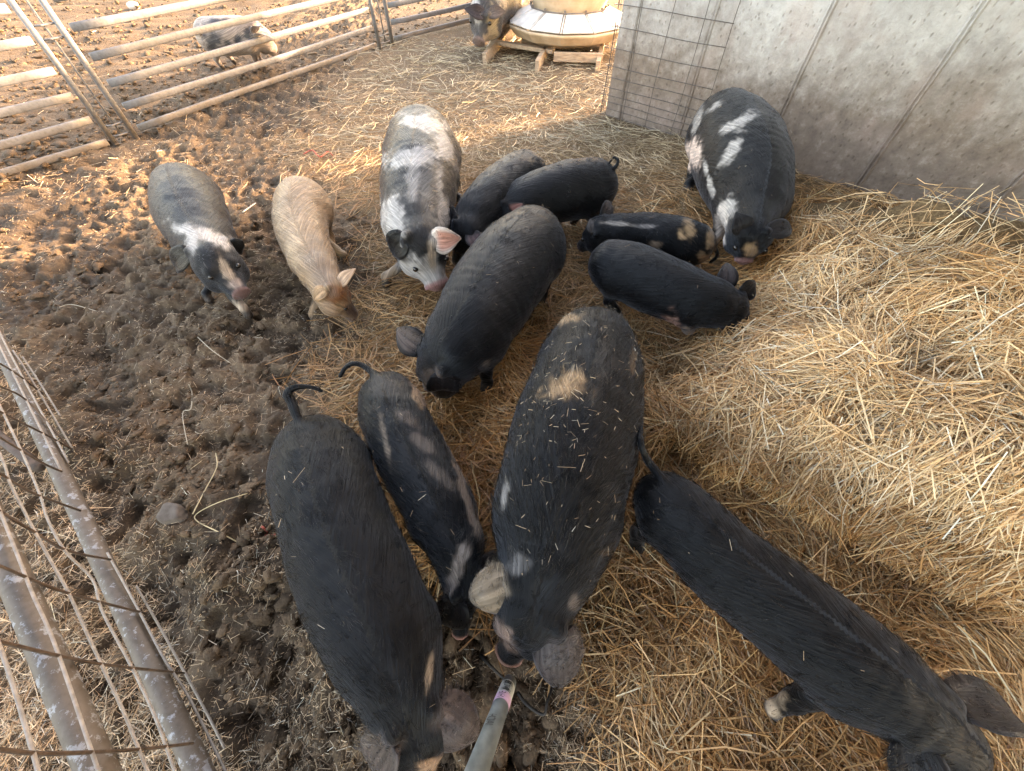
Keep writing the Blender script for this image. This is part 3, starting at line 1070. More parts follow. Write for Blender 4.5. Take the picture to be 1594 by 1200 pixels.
        g = np.array(grid)                                        # 7 x 5 control points -> smooth 15 x 11 sheet
        g = np.stack([catmull(g[:, j], 15) for j in range(5)], 1)
        g = np.stack([catmull(g[i], 11) for i in range(15)], 0)
        EAR.append(dict(g=g, N=N, c=e.get('c'), inner=e.get('inner'), b0=b0, t0=t0, w=w, Le=Le, th=e.get('th', 0.0055)))
        prim_e.append((lambda p, a=b0 - dr * .02, b=b0 + dr * Le * .06, x=w * .20, y=w * .12: seg_d(p, a, b, x, y), hs * .2))
    prim += prim_e
    TL = None
    if tail is not None:
        tp = [W(*q) for q in tail]
        root_pt = C[0] + unit(np.array([*(C[0] - C[2])[:2], 0.12])) * R[0] * .85
        tp = catmull([root_pt] + tp, 4 * len(tail) + 4)
        rad = np.linspace(0.016, 0.0075, len(tp))
        TL = (tp, rad)
    def sdf(p):
        d = torso_d(p)
        for f, k in prim:
            d = smin(d, f(p), k)
        d = smin(d, nose_d(p), sr * .12)
        if TL is not None:
            t = np.full(len(p), 1.0)
            for i in range(len(TL[0]) - 1):
                t = np.minimum(t, seg_d(p, TL[0][i], TL[0][i + 1], TL[1][i], TL[1][i + 1]))
            d = smin(d, t, 0.012)
        return d
    pts = [C - R[:, None], C + R[:, None], sk[None] - hs, sk[None] + hs, sn[None] - .06, sn[None] + .06]
    for f, r in LG:
        pts += [f[None] - .05, f[None] + .05]
    for e in EAR:
        pts += [e['b0'][None] - .05, e['b0'][None] + .05]
    if TL is not None:
        pts += [TL[0] - .03, TL[0] + .03]
    pts = np.vstack(pts)
    lo = pts.min(0) - .05; hi = pts.max(0) + .05
    nb = np.ceil((hi - lo) / (vox * 4)).astype(int)
    bc = np.stack(np.meshgrid(*[lo[i] + (np.arange(nb[i]) * 4 + 1.5) * vox for i in range(3)], indexing='ij'), -1).reshape(-1, 3)
    db = sdf(bc)
    act = np.abs(db) < vox * 4 * 1.2 + 0.012
    full = np.repeat(np.repeat(np.repeat(db.reshape(nb), 4, 0), 4, 1), 4, 2)
    am = np.repeat(np.repeat(np.repeat(act.reshape(nb), 4, 0), 4, 1), 4, 2)
    gi = np.argwhere(am)
    full[am] = sdf(lo + gi * vox)
    V, Q = surface_nets(full, lo, vox)
    def grad(P):
        e = 0.003
        return np.stack([sdf(P + np.array(v) * e) - sdf(P - np.array(v) * e) for v in ((1, 0, 0), (0, 1, 0), (0, 0, 1))], 1) / (2 * e)
    for _ in range(1):
        g = grad(V)
        V = V - np.clip(sdf(V), -vox, vox)[:, None] * g / np.maximum((g * g).sum(1), .3)[:, None]
    Nn = grad(V); Nn /= np.linalg.norm(Nn, axis=1)[:, None] + 1e-9
    V = V + Nn * ((vn3(V * 9 + 3) - .5) * 0.010 + (vn3(V * 26) - .5) * 0.004)[:, None]
    nbv, nbq = len(V), len(Q)
    earflow = []; earv = np.full(nbv, -1); inn = np.zeros(nbv); edge = np.zeros(nbv)
    for ei, e in enumerate(EAR):
        g = e['g']
        du = np.gradient(g, axis=0); dv = np.gradient(g, axis=1)
        nn = np.cross(du, dv); nn /= np.linalg.norm(nn, axis=2)[..., None] + 1e-9
        if (nn * e['N']).sum() < 0: nn = -nn
        tt = np.linspace(0, 1, 15)[:, None]; qq = np.linspace(-1, 1, 11)[None]
        rim = np.clip(1 - np.maximum(np.abs(qq) ** 5, np.clip((tt - .75) * 4, 0, 1) ** 3), 0.12, 1)
        th = e['th'] * rim * (1.7 - .9 * tt)
        g = g + nn * ((vn3(g * 30) - .5) * .006)[..., None]
        top = g + nn * th[..., None]; bot = g - nn * th[..., None]
        k0 = len(V)
        V = np.vstack([V, top.reshape(-1, 3), bot.reshape(-1, 3)])
        Nn = np.vstack([Nn, nn.reshape(-1, 3), -nn.reshape(-1, 3)])
        earv = np.r_[earv, np.full(330, ei)]
        earflow.append(np.stack([np.repeat(np.linspace(0, e['Le'], 15), 11) + ei * .7, np.tile(np.linspace(-1, 1, 11) * e['w'] * .28, 15), np.zeros(165)], 1))
        im = (sst(.95, .6, np.abs(qq)) * sst(.05, .25, tt) * sst(.97, .75, tt)).ravel()
        inn = np.r_[inn, im, np.zeros(165)]
        I_ = np.arange(165).reshape(15, 11)
        t4 = np.stack([I_[:-1, :-1], I_[1:, :-1], I_[1:, 1:], I_[:-1, 1:]], -1).reshape(-1, 4)
        ring = np.r_[I_[:, 0], I_[-1, 1:], I_[::-1, -1][1:], I_[0, ::-1][1:-1]]
        r2 = np.roll(ring, -1)
        sideq = np.stack([ring, r2, r2 + 165, ring + 165], 1)
        tn = np.cross(V[k0 + t4[:, 1]] - V[k0 + t4[:, 0]], V[k0 + t4[:, 3]] - V[k0 + t4[:, 0]])
        if (tn * nn.reshape(-1, 3)[t4[:, 0]]).sum() < 0:
            t4 = t4[:, ::-1]
        else:
            sideq = sideq[:, ::-1]
        Q = np.vstack([Q, t4 + k0, t4[:, ::-1] + 165 + k0, sideq + k0])
    # colours of the animal; the sow's patches include a painted nape sheen
    px, py, dep = proj(V[:, 0], V[:, 1], V[:, 2])
    def coat_color(P):
        qx, qy, _d = proj(P[:, 0], P[:, 1], P[:, 2])
        cl = np.tile(np.array(base), (len(P), 1)) * (0.85 + 0.3 * vn3(P * 14))[:, None]
        wob = (vn3(P * 20 + 7) - .5) * 0.9 + (vn3(P * 55) - .5) * 0.7
        for pt in patches:
            (x0, y0, rx, ry, rot, c) = pt[:6]
            a = math.radians(rot)
            dx, dy = qx - x0, qy - y0
            q = np.hypot((dx * math.cos(a) + dy * math.sin(a)) / rx, (-dx * math.sin(a) + dy * math.cos(a)) / ry)
            w = (sst(1.45, 0.55, q + wob) * (pt[6] if len(pt) > 6 else 1.0))[:, None]
            cl = cl * (1 - w) + np.array(c) * w
        return cl
    col = coat_color(V)
    def paint(w, c):
        col[:] = col * (1 - w[:, None]) + np.array(c) * w[:, None]
    for ei, e in enumerate(EAR):
        m = (earv == ei).astype(float)
        if e['c'] is not None:
            m2 = np.maximum(m, sst(e['w'] * .34, e['w'] * .2, np.linalg.norm(V - e['b0'], axis=1)) * (earv < 0) * .7)
            paint(m2, np.array(e['c']))
            col[:] = np.where((m > 0)[:, None], col * (0.7 + .6 * vn3(V * 40))[:, None], col)
        if e['inner'] is not None:
            paint(m * inn, e['inner'])
    dn = np.linalg.norm(V - sn, axis=1)
    qn = (V - sn) @ Fh
    nose_m = sst(-sr * .5, -sr * .15, qn) * sst(sr * 1.7, sr * 1.2, dn)
    paint(nose_m, nose)
    for sgn in (-1, 1):
        nd = np.linalg.norm(V - (sn + Sh * sgn * sr * .38 + Fh * sr * .05), axis=1)
        paint(sst(sr * .32, sr * .2, nd), (0.03, 0.015, 0.013))
    for f, r in LG:
        hd = np.linalg.norm(V[:, :2] - f[:2], axis=1)
        paint(sst(f[2] + .045, f[2] + .02, V[:, 2]) * sst(.09, .06, hd), (0.055, 0.043, 0.035))
    ctr = C.mean(0)
    org = np.array([ctr[0], ctr[1], float(height(ctr[0:1], ctr[1:2])[0])])
    pig = np_mesh('pig', V, Q, M_SKIN, None, True, origin=org)
    # lie of the coat: distance along the spine and round the barrel
    SP_ = np.vstack([C, sk[None], sn[None]])
    sl = np.r_[0, np.cumsum(np.linalg.norm(np.diff(SP_, axis=0), axis=1))]
    bd = np.full(len(V), 9.0); bs = np.zeros(len(V)); bp = np.zeros((len(V), 3)); bt = np.zeros((len(V), 3))
    for i in range(len(SP_) - 1):
        ab = SP_[i + 1] - SP_[i]
        h_ = np.clip(((V - SP_[i]) @ ab) / (ab @ ab), 0, 1)
        q_ = SP_[i] + h_[:, None] * ab
        d_ = np.linalg.norm(V - q_, axis=1)
        m_ = d_ < bd
        bd[m_] = d_[m_]; bs[m_] = (sl[i] + h_ * (sl[i + 1] - sl[i]))[m_]; bp[m_] = q_[m_]; bt[m_] = ab / np.linalg.norm(ab)
    rv_ = V - bp
    upv = np.array([0, 0, 1.0]) - bt * bt[:, 2:3]
    upv /= np.linalg.norm(upv, axis=1)[:, None] + 1e-9
    lat = np.cross(bt, upv)
    ang_ = np.arctan2((rv_ * lat).sum(1), (rv_ * upv).sum(1))
    circ = ang_ * np.median(R)
    FL = np.stack([bs + .25 * np.abs(circ), circ - 0.0 * bs + np.sign(circ) * bs * .45, np.zeros(len(V))], 1)
    for ei in range(len(EAR)):
        FL[np.where(earv == ei)[0]] = np.vstack([earflow[ei], earflow[ei] + .31])
    fa = pig.data.attributes.new('flow', 'FLOAT_VECTOR', 'POINT')
    fa.data.foreach_set('vector', FL.astype(np.float32).ravel())
    set_tint(pig, np.clip(col, 0, 1) * np.array([1.0, .97, .95]))
    tag(pig, label, 'pig', 'pigs in the strawed pen')
    # eyes
    for sgn in (-1, 1):
        q = sk + Fh * L * .44 + Sh * sgn * hs * .56 + Uh * hs * .40
        for _ in range(5):
            qq = q[None]
            q = q - float(sdf(qq)[0]) * grad(qq)[0]
        er = hs * .085 + .0035
        me = EYE_MESH
        eo = bpy.data.objects.new('eye', me)
        link(eo, pig)
        eo.location = Vector(q - org)
        eo.scale = (er, er, er)
    # ------------- coat of hair
    hairs = int(hairs * 0.38)
    if hairs:
        q0, q1, q2, q3 = (V[Q[:, i]] for i in range(4))
        ar = np.linalg.norm(np.cross(q2 - q0, q3 - q1), axis=1)
        fc = (q0 + q2) / 2
        fn = Nn[Q[:, 0]]
        w = ar * np.where(fn[:, 2] < -0.55, 0.15, 1.0)
        w = w * np.where(np.linalg.norm(fc - sn, axis=1) < sr * 1.9, 0.03, 1.0)
        low = np.min([np.where(np.linalg.norm(fc[:, :2] - f[:2], axis=1) < .12, fc[:, 2] - f[2], 1) for f, r in LG], axis=0)
        w = w * np.where(low < .05, 0.0, 1.0)
        w = w * np.where(earv[Q[:, 0]] >= 0, 5.0, 1.0)
        w = w / w.sum()
        fi = rng.choice(len(Q), hairs, p=w)
        a, b = rng.random(hairs)[:, None], rng.random(hairs)[:, None]
        Pq = (q0[fi] * (1 - a) + q1[fi] * a) * (1 - b) + (q3[fi] * (1 - a) + q2[fi] * a) * b
        Nh = Nn[Q[fi, 0]]
        ci = Q[fi, rng.integers(0, 4, hairs)]
        colh = col[ci].copy()
        SPN = np.vstack([C, sk[None] * .5 + C[-1:] * .5, sk[None], sk[None] * .5 + sn[None] * .5, sn[None]])
        TAN_ = -np.gradient(SPN, axis=0); TAN_ /= np.linalg.norm(TAN_, axis=1)[:, None] + 1e-9
        k = np.argmin(((Pq[:, None, :] - SPN[None]) ** 2).sum(-1), axis=1)
        tg = TAN_[k]
        rad = Pq - SPN[k]; rad /= np.linalg.norm(rad, axis=1)[:, None] + 1e-9
        side = rad - tg * (rad * tg).sum(1)[:, None]
        down = np.array([0, 0, -1.0])
        amt = np.clip(np.abs(side[:, :2]).sum(1), 0, 1)
        flow = tg * 0.85 + down * (0.75 * amt)[:, None] + side * 0.25
        sw = np.stack([vn3(Pq * 7 + 11), vn3(Pq * 7 + 31), vn3(Pq * 7 + 51)], 1) - .5
        flow = flow + sw * 0.6
        flow = flow - Nh * (flow * Nh).sum(1)[:, None]
        flow /= np.linalg.norm(flow, axis=1)[:, None] + 1e-9
        nc = max(8, hairs // 12)
        cidx = rng.choice(hairs, nc, replace=False)
        kd = kdtree.KDTree(nc)
        for i, c_ in enumerate(cidx):
            kd.insert(Pq[c_], i)
        kd.balance()
        near = np.array([kd.find(p)[1] for p in Pq])
        ck = cidx[near]
        isear = earv[Q[fi, 0]] >= 0
        special = isear | (np.linalg.norm(Pq - sn, axis=1) < sr * 2.0) | (low[fi] < .06)
        cc = coat_color(Pq + flow * ((rng.random(hairs) - .35) * hlen * .9)[:, None] + (rng.random((hairs, 3)) - .5) * .008)
        colh = np.where(special[:, None], colh, cc)
        flow = flow + ((rng.random((nc, 3)) - .5) * jit * 1.3)[near] + (rng.random((hairs, 3)) - .5) * jit * .6
        ln = hlen * (0.55 + 0.7 * rng.random(hairs)) * (0.7 + 0.6 * vn3(Pq * 5 + 90))
        ln = ln * np.where(k >= len(C) + 1, 0.42 * face, 1.0) * np.where(low[fi] < .16, .4, 1.0)
        ln = ln * np.where(isear, .62, 1.0)
        lf = lift * (0.25 + .4 * rng.random(hairs) + .35 * rng.random(nc)[near]) * shag
        ln = ln * (0.7 + .6 * rng.random(nc))[near]
        d1 = flow + Nh * lf[:, None]; d1 /= np.linalg.norm(d1, axis=1)[:, None]
        d2 = flow + Nh * (lf * .3)[:, None] + down * .15; d2 /= np.linalg.norm(d2, axis=1)[:, None]
        p0 = Pq - Nh * .002
        p1 = Pq + d1 * (ln * .33)[:, None]
        p2 = p1 + (d1 * .4 + d2 * .6) * (ln * .33)[:, None]
        p3 = p2 + d2 * (ln * .34)[:, None]
        cl = np.clip(0.45 + 0.5 * vn3(Pq * 4 + 5), 0, .85)[:, None]
        p2 = p2 * (1 - cl * .45) + (p2[ck]) * cl * .45
        p3 = p3 * (1 - cl) + (p3[ck]) * cl
        K = np.stack([p0, p1, p2, p3], 1) - org
        hc = bpy.data.hair_curves.new('coat')
        hc.add_curves([4] * hairs)
        hc.attributes['position'].data.foreach_set('vector', K.astype(np.float32).ravel())
        ra = hc.attributes.get('radius') or hc.attributes.new('radius', 'FLOAT', 'POINT')
        fall = np.array([1.0, .9, .65, .15])
        rr = (hair_r * (0.7 + .6 * rng.random(hairs)))[:, None] * fall[None]
        ra.data.foreach_set('value', rr.astype(np.float32).ravel())
        ta = hc.attributes.new('tint', 'FLOAT_COLOR', 'CURVE')
        if hairtint is not None:
            mx = (rng.random(hairs) < .22)[:, None]
            colh = np.where(mx, np.array(hairtint), colh)
        colh = colh * (0.7 + 0.6 * rng.random(hairs))[:, None] * (np.exp(rng.normal(0, .45, nc)) * np.where(rng.random(nc) < .10, 2.2, 1.0))[near][:, None]
        c4 = np.ones((hairs, 4), np.float32); c4[:, :3] = np.clip(colh, 0, .95)
        ta.data.foreach_set('color', c4.ravel())
        hc.materials.append(M_HAIR)
        ho = bpy.data.objects.new('coat', hc)
        link(ho, pig)
    PIGS.append(dict(V=V, N=Nn, px=px, py=py, pig=pig))
    return pig


bm = bmesh.new()
bmesh.ops.create_uvsphere(bm, u_segments=12, v_segments=8, radius=1.0)
EYE_MESH = bpy.data.meshes.new('eye')
bm.to_mesh(EYE_MESH); bm.free()
for pg in EYE_MESH.polygons: pg.use_smooth = True
EYE_MESH.materials.append(M_EYE)

HQ = 1.0
# 1 charcoal pig with a white collar
build_pig('charcoal pig with a white collar and pale front leg, facing forward on the mud',
    [(288, 300, 44, .29), (298, 330, 51, .29), (312, 362, 46, .29), (322, 380, 38, .30)], (337, 408, 35, .33), (377, 458, .25),
    [dict(b=(312, 398, .36), t=(279, 420, .25), w=.115, n=(.3, -.6, .7), c=(.008, .0075, .0075)),
     dict(b=(352, 382, .36), t=(374, 392, .30), w=.11, n=(.2, -.6, .7), c=(.009, .0085, .0085))],
    legs={'FR': (392, 497), 'FL': (330, 470)}, base=GREY, nose=(.15, .09, .08), vox=.0105, hairs=11000, hlen=.026, hairtint=(.028, .028, .030),
    patches=[(322, 366, 46, 11, 18, WHITE), (300, 378, 9, 14, 0, WHITE), (353, 420, 6, 24, -28, CREAM), (366, 443, 10, 8, 0, (.25, .2, .17)), (388, 488, 22, 26, 0, CREAM)])
# 2 ginger pig
build_pig('small ginger tan pig walking with its snout near the mud',
    [(472, 318, 41, .27), (468, 345, 41, .27), (478, 385, 36, .27), (497, 425, 30, .27)], (515, 456, 27, .25), (551, 492, .09),
    [dict(b=(508, 452, .30), t=(492, 466, .27), w=.075, n=(-.2, -.6, .7), c=(.27, .17, .095)),
     dict(b=(532, 441, .30), t=(552, 421, .33), w=.065, n=(-.4, -.7, .4), c=(.30, .2, .13))],
    legs={'HR': (537, 402), 'FL': (486, 487), 'HL': (520, 392)}, base=(.235, .158, .095), nose=(.12, .08, .065), vox=.0095, hairs=11000, hlen=.026,
    hairtint=(.28, .185, .105), head_r=.085,
    patches=[(525, 460, 20, 18, 0, (.21, .09, .038)), (545, 485, 10, 12, 0, (.10, .065, .05)), (500, 425, 18, 40, -20, (.17, .13, .10), .6), (515, 482, 20, 9, 40, (.33, .23, .16)), (455, 380, 12, 60, 10, (.33, .235, .15), .7)])
# 3 big black and white pig
build_pig('large black and white pig with one white ear, walking head on beside the black group',
    [(657, 226, 55, .36), (655, 275, 62, .36), (648, 325, 55, .36), (645, 352, 48, .36)], (655, 382, 42, .36), (680, 444, .20),
    [dict(b=(632, 372, .44), t=(614, 396, .33), w=.14, n=(-.1, -.7, .6), c=(.009, .0085, .0085)),
     dict(b=(680, 372, .44), t=(714, 370, .43), w=.13, n=(.0, -.9, .3), c=(.42, .38, .35), inner=(.30, .15, .115))],
    legs={'FL': (604, 440), 'HR': (716, 318)}, base=(.011, .0105, .0105), nose=(.26, .14, .13), vox=.0115, hairs=15000, hlen=.045, hairtint=(.03, .029, .028), shag=1.4, snout_r=1.2,
    patches=[(660, 190, 42, 11, 12, WHITE), (692, 225, 10, 40, -20, WHITE), (640, 244, 40, 16, -12, WHITE, .85), (644, 275, 9, 40, 5, WHITE, .5), (608, 345, 20, 36, 0, WHITE), (655, 425, 42, 26, 10, WHITE),
             (690, 318, 9, 60, -5, WHITE, .8), (600, 425, 16, 40, 0, CREAM), (672, 398, 6, 20, 0, CREAM), (668, 300, 14, 40, 0, (.09, .085, .082), .5), (700, 280, 12, 30, 0, BLACK), (690, 404, 8, 8, 0, BLACK), (700, 430, 10, 16, 0, WHITE)])
# 4 black pig tucked behind
build_pig('black pig half hidden between the spotted pig and the other black ones, head down',
    [(815, 274, 38, .30), (785, 296, 42, .30), (755, 322, 38, .30), (742, 338, 34, .29)], (728, 362, 30, .27), (712, 408, .08),
    [dict(b=(712, 348, .33), t=(703, 326, .33), w=.10, n=(-.2, -.9, .4), c=(.009, .008, .008)), dict(b=(738, 366, .33), t=(748, 398, .25), w=.10, n=(.1, -.7, .6), c=(.009, .008, .008), inner=(.05, .03, .03))],
    vox=.0115, hairs=9000, hlen=.035, nose=(.08, .06, .055))
# 5 black pig with curled tail
build_pig('black pig with a small curled tail, facing the spotted pig behind the group',
    [(921, 290, 42, .30), (885, 298, 46, .30), (845, 306, 42, .30), (815, 316, 37, .29)], (790, 330, 30, .27), (757, 372, .08),
    [dict(b=(778, 315, .35), t=(765, 300, .36), w=.11, n=(-.2, -.9, .4), c=(.009, .008, .008)), dict(b=(800, 328, .35), t=(812, 318, .37), w=.09, n=(.2, -.8, .4), c=(.009, .008, .008), inner=(.2, .1, .09))],
    tail=[(955, 262, .42), (962, 250, .46), (955, 245, .47), (950, 252, .45)], vox=.0115, hairs=9000, hlen=.026)
# 6 large black pig in the middle
build_pig('large black pig at the centre of the group, rooting in straw with both ears up',
    [(826, 376, 55, .33), (805, 402, 66, .32), (772, 448, 72, .31), (733, 510, 66, .31), (706, 548, 52, .30)], (692, 566, 44, .24), (672, 597, .05),
    [dict(b=(661, 543, .31), t=(621, 513, .34), w=.125, n=(.25, -.85, .45), c=(.012, .011, .011), inner=(.075, .056, .048)),
     dict(b=(694, 571, .31), t=(692, 590, .20), w=.13, n=(.1, -.7, .7), c=(.013, .011, .011), bend=.35)],
    legs={'FR': (770, 560)}, vox=.0105, hairs=18000, hlen=.042, nose=(.09, .065, .055), shag=1.2, hairtint=(.014, .014, .016),
    patches=[(675, 592, 20, 14, 30, (.10, .075, .06)), (757, 566, 5, 5, 0, (.10, .08, .065))])
# 7 spotted piglet
build_pig('small black piglet with tan spots on its rump, standing just behind the smooth black pig',
    [(1078, 380, 34, .22), (1045, 374, 39, .22), (1000, 366, 34, .22), (965, 362, 29, .22)], (935, 362, 27, .21), (905, 384, .08),
    [dict(b=(938, 342, .28), t=(946, 314, .31), w=.085, n=(.0, -.9, .3), c=(.010, .009, .009), inner=(.03, .022, .02)), dict(b=(922, 362, .26), t=(920, 342, .28), w=.07, n=(-.1, -.9, .4), c=(.03, .026, .024))],
    tail=[(1112, 385, .22), (1116, 398, .17), (1106, 408, .14)], vox=.0095, hairs=9000, hlen=.03, nose=(.06, .04, .04), hairtint=(.04, .034, .03),
    patches=[(1072, 358, 9, 15, -10, TAN), (1060, 366, 6, 9, 0, TAN), (1106, 375, 7, 20, 0, TAN), (960, 348, 24, 3, 5, (.16, .145, .13)), (1020, 380, 7, 5, 0, (.15, .11, .08)), (1010, 352, 16, 3, 0, (.13, .12, .115)), (1095, 400, 8, 8, 0, TAN)])
# 8 black pig facing right into the heap
build_pig('smooth black pig facing the straw heap with its face pushed into the straw',
    [(954, 414, 41, .27), (985, 426, 47, .27), (1030, 446, 49, .27), (1075, 464, 45, .27), (1105, 472, 39, .27)], (1132, 480, 31, .25), (1160, 512, .12),
    [dict(b=(1132, 446, .32), t=(1131, 412, .36), w=.09, n=(-.3, -.85, .35), c=(.012, .011, .011), inner=(.03, .023, .022)), dict(b=(1150, 462, .31), t=(1172, 440, .35), w=.10, n=(-.1, -.9, .3), c=(.009, .008, .008))],
    legs={'FR': (1068, 528), 'FL': (1098, 512), 'HR': (958, 492)}, vox=.0105, hairs=13000, hlen=.022, hairtint=(.012, .012, .013),
    patches=[(1038, 512, 18, 22, 0, (.38, .22, .17)), (1078, 522, 22, 12, 0, (.42, .33, .26)), (1080, 502, 8, 12, 0, BLACK)])
# 9 big boar by the wall
build_pig('bulky black pig with white streaks across its back, standing against the concrete wall',
    [(1128, 196, 50, .37), (1142, 228, 66, .36), (1158, 268, 68, .36), (1171, 302, 56, .36), (1171, 322, 46, .36)], (1168, 366, 34, .35), (1157, 406, .24),
    [dict(b=(1148, 357, .42), t=(1146, 334, .46), w=.11, n=(.0, -.9, .5), c=(.013, .012, .012), bend=.2), dict(b=(1190, 362, .40), t=(1230, 357, .38), w=.10, n=(.1, -.6, .8), c=(.014, .013, .014))],
    legs={'HL': (1071, 292), 'FL': (1121, 372)}, vox=.0115, hairs=14000, hlen=.03, nose=(.27, .15, .135), hairtint=(.012, .012, .014),
    patches=[(1153, 190, 28, 8, -30, WHITE), (1138, 235, 28, 8, -52, WHITE), (1112, 166, 16, 4, -38, WHITE), (1086, 185, 5, 22, 20, WHITE, .8), (1078, 240, 16, 20, 0, (.6, .48, .42)),
             (1134, 322, 10, 16, 10, WHITE), (1122, 352, 9, 34, 5, (.55, .5, .46)), (1168, 388, 11, 9, 0, TAN), (1106, 290, 4, 22, -15, WHITE), (1150, 350, 8, 8, 0, (.07, .06, .06)), (1098, 262, 3, 16, -10, WHITE)])
# 10 front left black pig
build_pig('long plain black pig at the near mud edge with a curled up tail',
    [(492, 706, 64, .32), (507, 760, 78, .32), (533, 840, 86, .31), (566, 920, 90, .31), (601, 1000, 84, .31), (623, 1060, 68, .30)], (650, 1135, 54, .26), (652, 1225, .08),
    [dict(b=(690, 1110, .32), t=(738, 1140, .20), w=.125, n=(.1, -.2, 1), c=(.060, .047, .043), bend=.22, th=.005, cup=-.18), dict(b=(614, 1140, .33), t=(592, 1200, .22), w=.12, n=(-.3, -.2, .9), c=(.055, .044, .040), th=.005)],
    tail=[(455, 628, .45), (448, 612, .47), (460, 603, .48), (482, 602, .47), (500, 608, .45)], vox=.0085, hairs=34000, hlen=.038, hair_r=.00042, hairtint=(.013, .013, .014), shag=.9,
    patches=[(668, 1050, 5, 28, 8, (.20, .165, .13)), (672, 1190, 22, 10, -15, (.34, .22, .14)), (592, 1195, 14, 30, 0, (.22, .17, .15))])
# 11 striped piglet
build_pig('slim black piglet with pale flank stripe, squeezed between two bigger black pigs',
    [(604, 622, 45, .28), (622, 668, 54, .28), (652, 728, 57, .27), (683, 790, 55, .27), (710, 845, 46, .26)], (722, 915, 33, .20), (716, 985, .05),
    [dict(b=(708, 935, .24), t=(704, 974, .13), w=.11, n=(-.1, -.4, .9), c=(.011, .01, .01)), dict(b=(744, 880, .25), t=(776, 882, .20), w=.085, n=(.2, -.4, .9), c=(.025, .02, .02))],
    tail=[(570, 572, .36), (552, 566, .37), (538, 572, .36), (529, 586, .34)], vox=.0085, hairs=22000, hlen=.042, hair_r=.00045, hairtint=(.06, .05, .043), shag=1.3,
    patches=[(654, 615, 10, 24, -25, (.22, .16, .11)), (725, 770, 6, 85, -18, (.17, .135, .11)), (600, 688, 5, 32, -12, (.13, .10, .075)), (714, 880, 10, 38, 20, (.22, .19, .17)), (610, 600, 30, 18, 0, (.05, .045, .04), .6), (660, 690, 22, 8, 40, (.10, .085, .075), .7),
             (635, 652, 20, 7, 40, (.09, .075, .065), .7), (688, 740, 24, 8, 40, (.08, .07, .063), .6)])
# 12 big sow
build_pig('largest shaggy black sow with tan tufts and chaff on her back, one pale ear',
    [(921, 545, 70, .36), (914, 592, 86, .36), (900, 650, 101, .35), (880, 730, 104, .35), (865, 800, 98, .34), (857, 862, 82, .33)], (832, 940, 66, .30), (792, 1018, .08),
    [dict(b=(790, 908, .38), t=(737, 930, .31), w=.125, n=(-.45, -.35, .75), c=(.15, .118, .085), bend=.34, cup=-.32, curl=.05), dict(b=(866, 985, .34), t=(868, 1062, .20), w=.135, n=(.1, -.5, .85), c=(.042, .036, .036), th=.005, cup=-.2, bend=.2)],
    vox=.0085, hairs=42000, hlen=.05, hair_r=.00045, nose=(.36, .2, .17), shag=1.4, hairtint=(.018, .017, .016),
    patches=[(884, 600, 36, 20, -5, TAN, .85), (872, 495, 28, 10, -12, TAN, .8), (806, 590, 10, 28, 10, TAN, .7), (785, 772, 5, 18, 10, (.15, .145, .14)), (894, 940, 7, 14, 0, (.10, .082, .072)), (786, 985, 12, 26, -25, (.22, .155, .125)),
             (985, 560, 5, 16, 0, TAN, .3), (945, 860, 12, 6, 0, (.09, .062, .04), .5), (805, 880, 14, 14, 0, (.12, .118, .12), .6)])  # last patch paints a grey-white sheen onto the nape
# 13 right front black pig
build_pig('sleek black pig stretched out at the foot of the straw heap with one white foot',
    [(1036, 782, 50, .31), (1065, 812, 62, .31), (1120, 868, 68, .31), (1190, 925, 72, .31), (1265, 985, 78, .31), (1340, 1042, 78, .31), (1405, 1090, 64, .30)], (1468, 1148, 52, .26), (1540, 1235, .10),
    [dict(b=(1478, 1098, .33), t=(1580, 1122, .24), w=.12, n=(.2, .3, .9), c=(.024, .021, .021), th=.005), dict(b=(1420, 1170, .33), t=(1425, 1240, .26), w=.115, n=(-.3, -.3, .9), c=(.009, .008, .008), th=.005)],
    legs={'FR': (1192, 1102)}, tail=[(1012, 722, .40), (1002, 704, .44), (996, 684, .46), (996, 664, .44)], vox=.0085, hairs=34000, hlen=.03, hair_r=.0004, hairtint=(.011, .011, .012), shag=.7,
    patches=[(1190, 1092, 26, 26, 0, CREAM)])
# 14 far spotted pig behind the panel
build_pig('pale pig with dark round spots out in the sunlit yard behind the stock panel',
    [(330, 56, 24, .42), (350, 57, 25, .42), (378, 55, 24, .42), (395, 54, 20, .42)], (409, 60, 16, .38), (425, 82, .15),
    [dict(b=(404, 50, .48), t=(410, 44, .52), w=.11, c=(.20, .16, .14)), dict(b=(414, 56, .47), t=(424, 60, .42), w=.11, c=(.28, .23, .2))],
    legs={'HR': (346, 108), 'HL': (364, 100), 'FR': (398, 96), 'FL': (405, 92)}, tail=[(312, 50, .50), (308, 58, .4)], base=(.26, .215, .185), vox=.015, hairs=2500, hlen=.03, hair_r=.001,
    patches=[(371, 60, 6, 7, 0, (.05, .05, .055)), (388, 47, 8, 8, 0, (.05, .05, .055)), (383, 56, 4, 4, 0, (.06, .06, .06)), (335, 34, 10, 6, 0, (.06, .055, .06)), (330, 66, 12, 14, 0, (.06, .055, .055)), (354, 67, 6, 5, 0, (.06, .06, .06)), (390, 62, 5, 5, 0, (.06, .06, .06)), (352, 32, 8, 4, 0, (.06, .05, .05)), (318, 48, 5, 10, 0, (.08, .07, .07))])
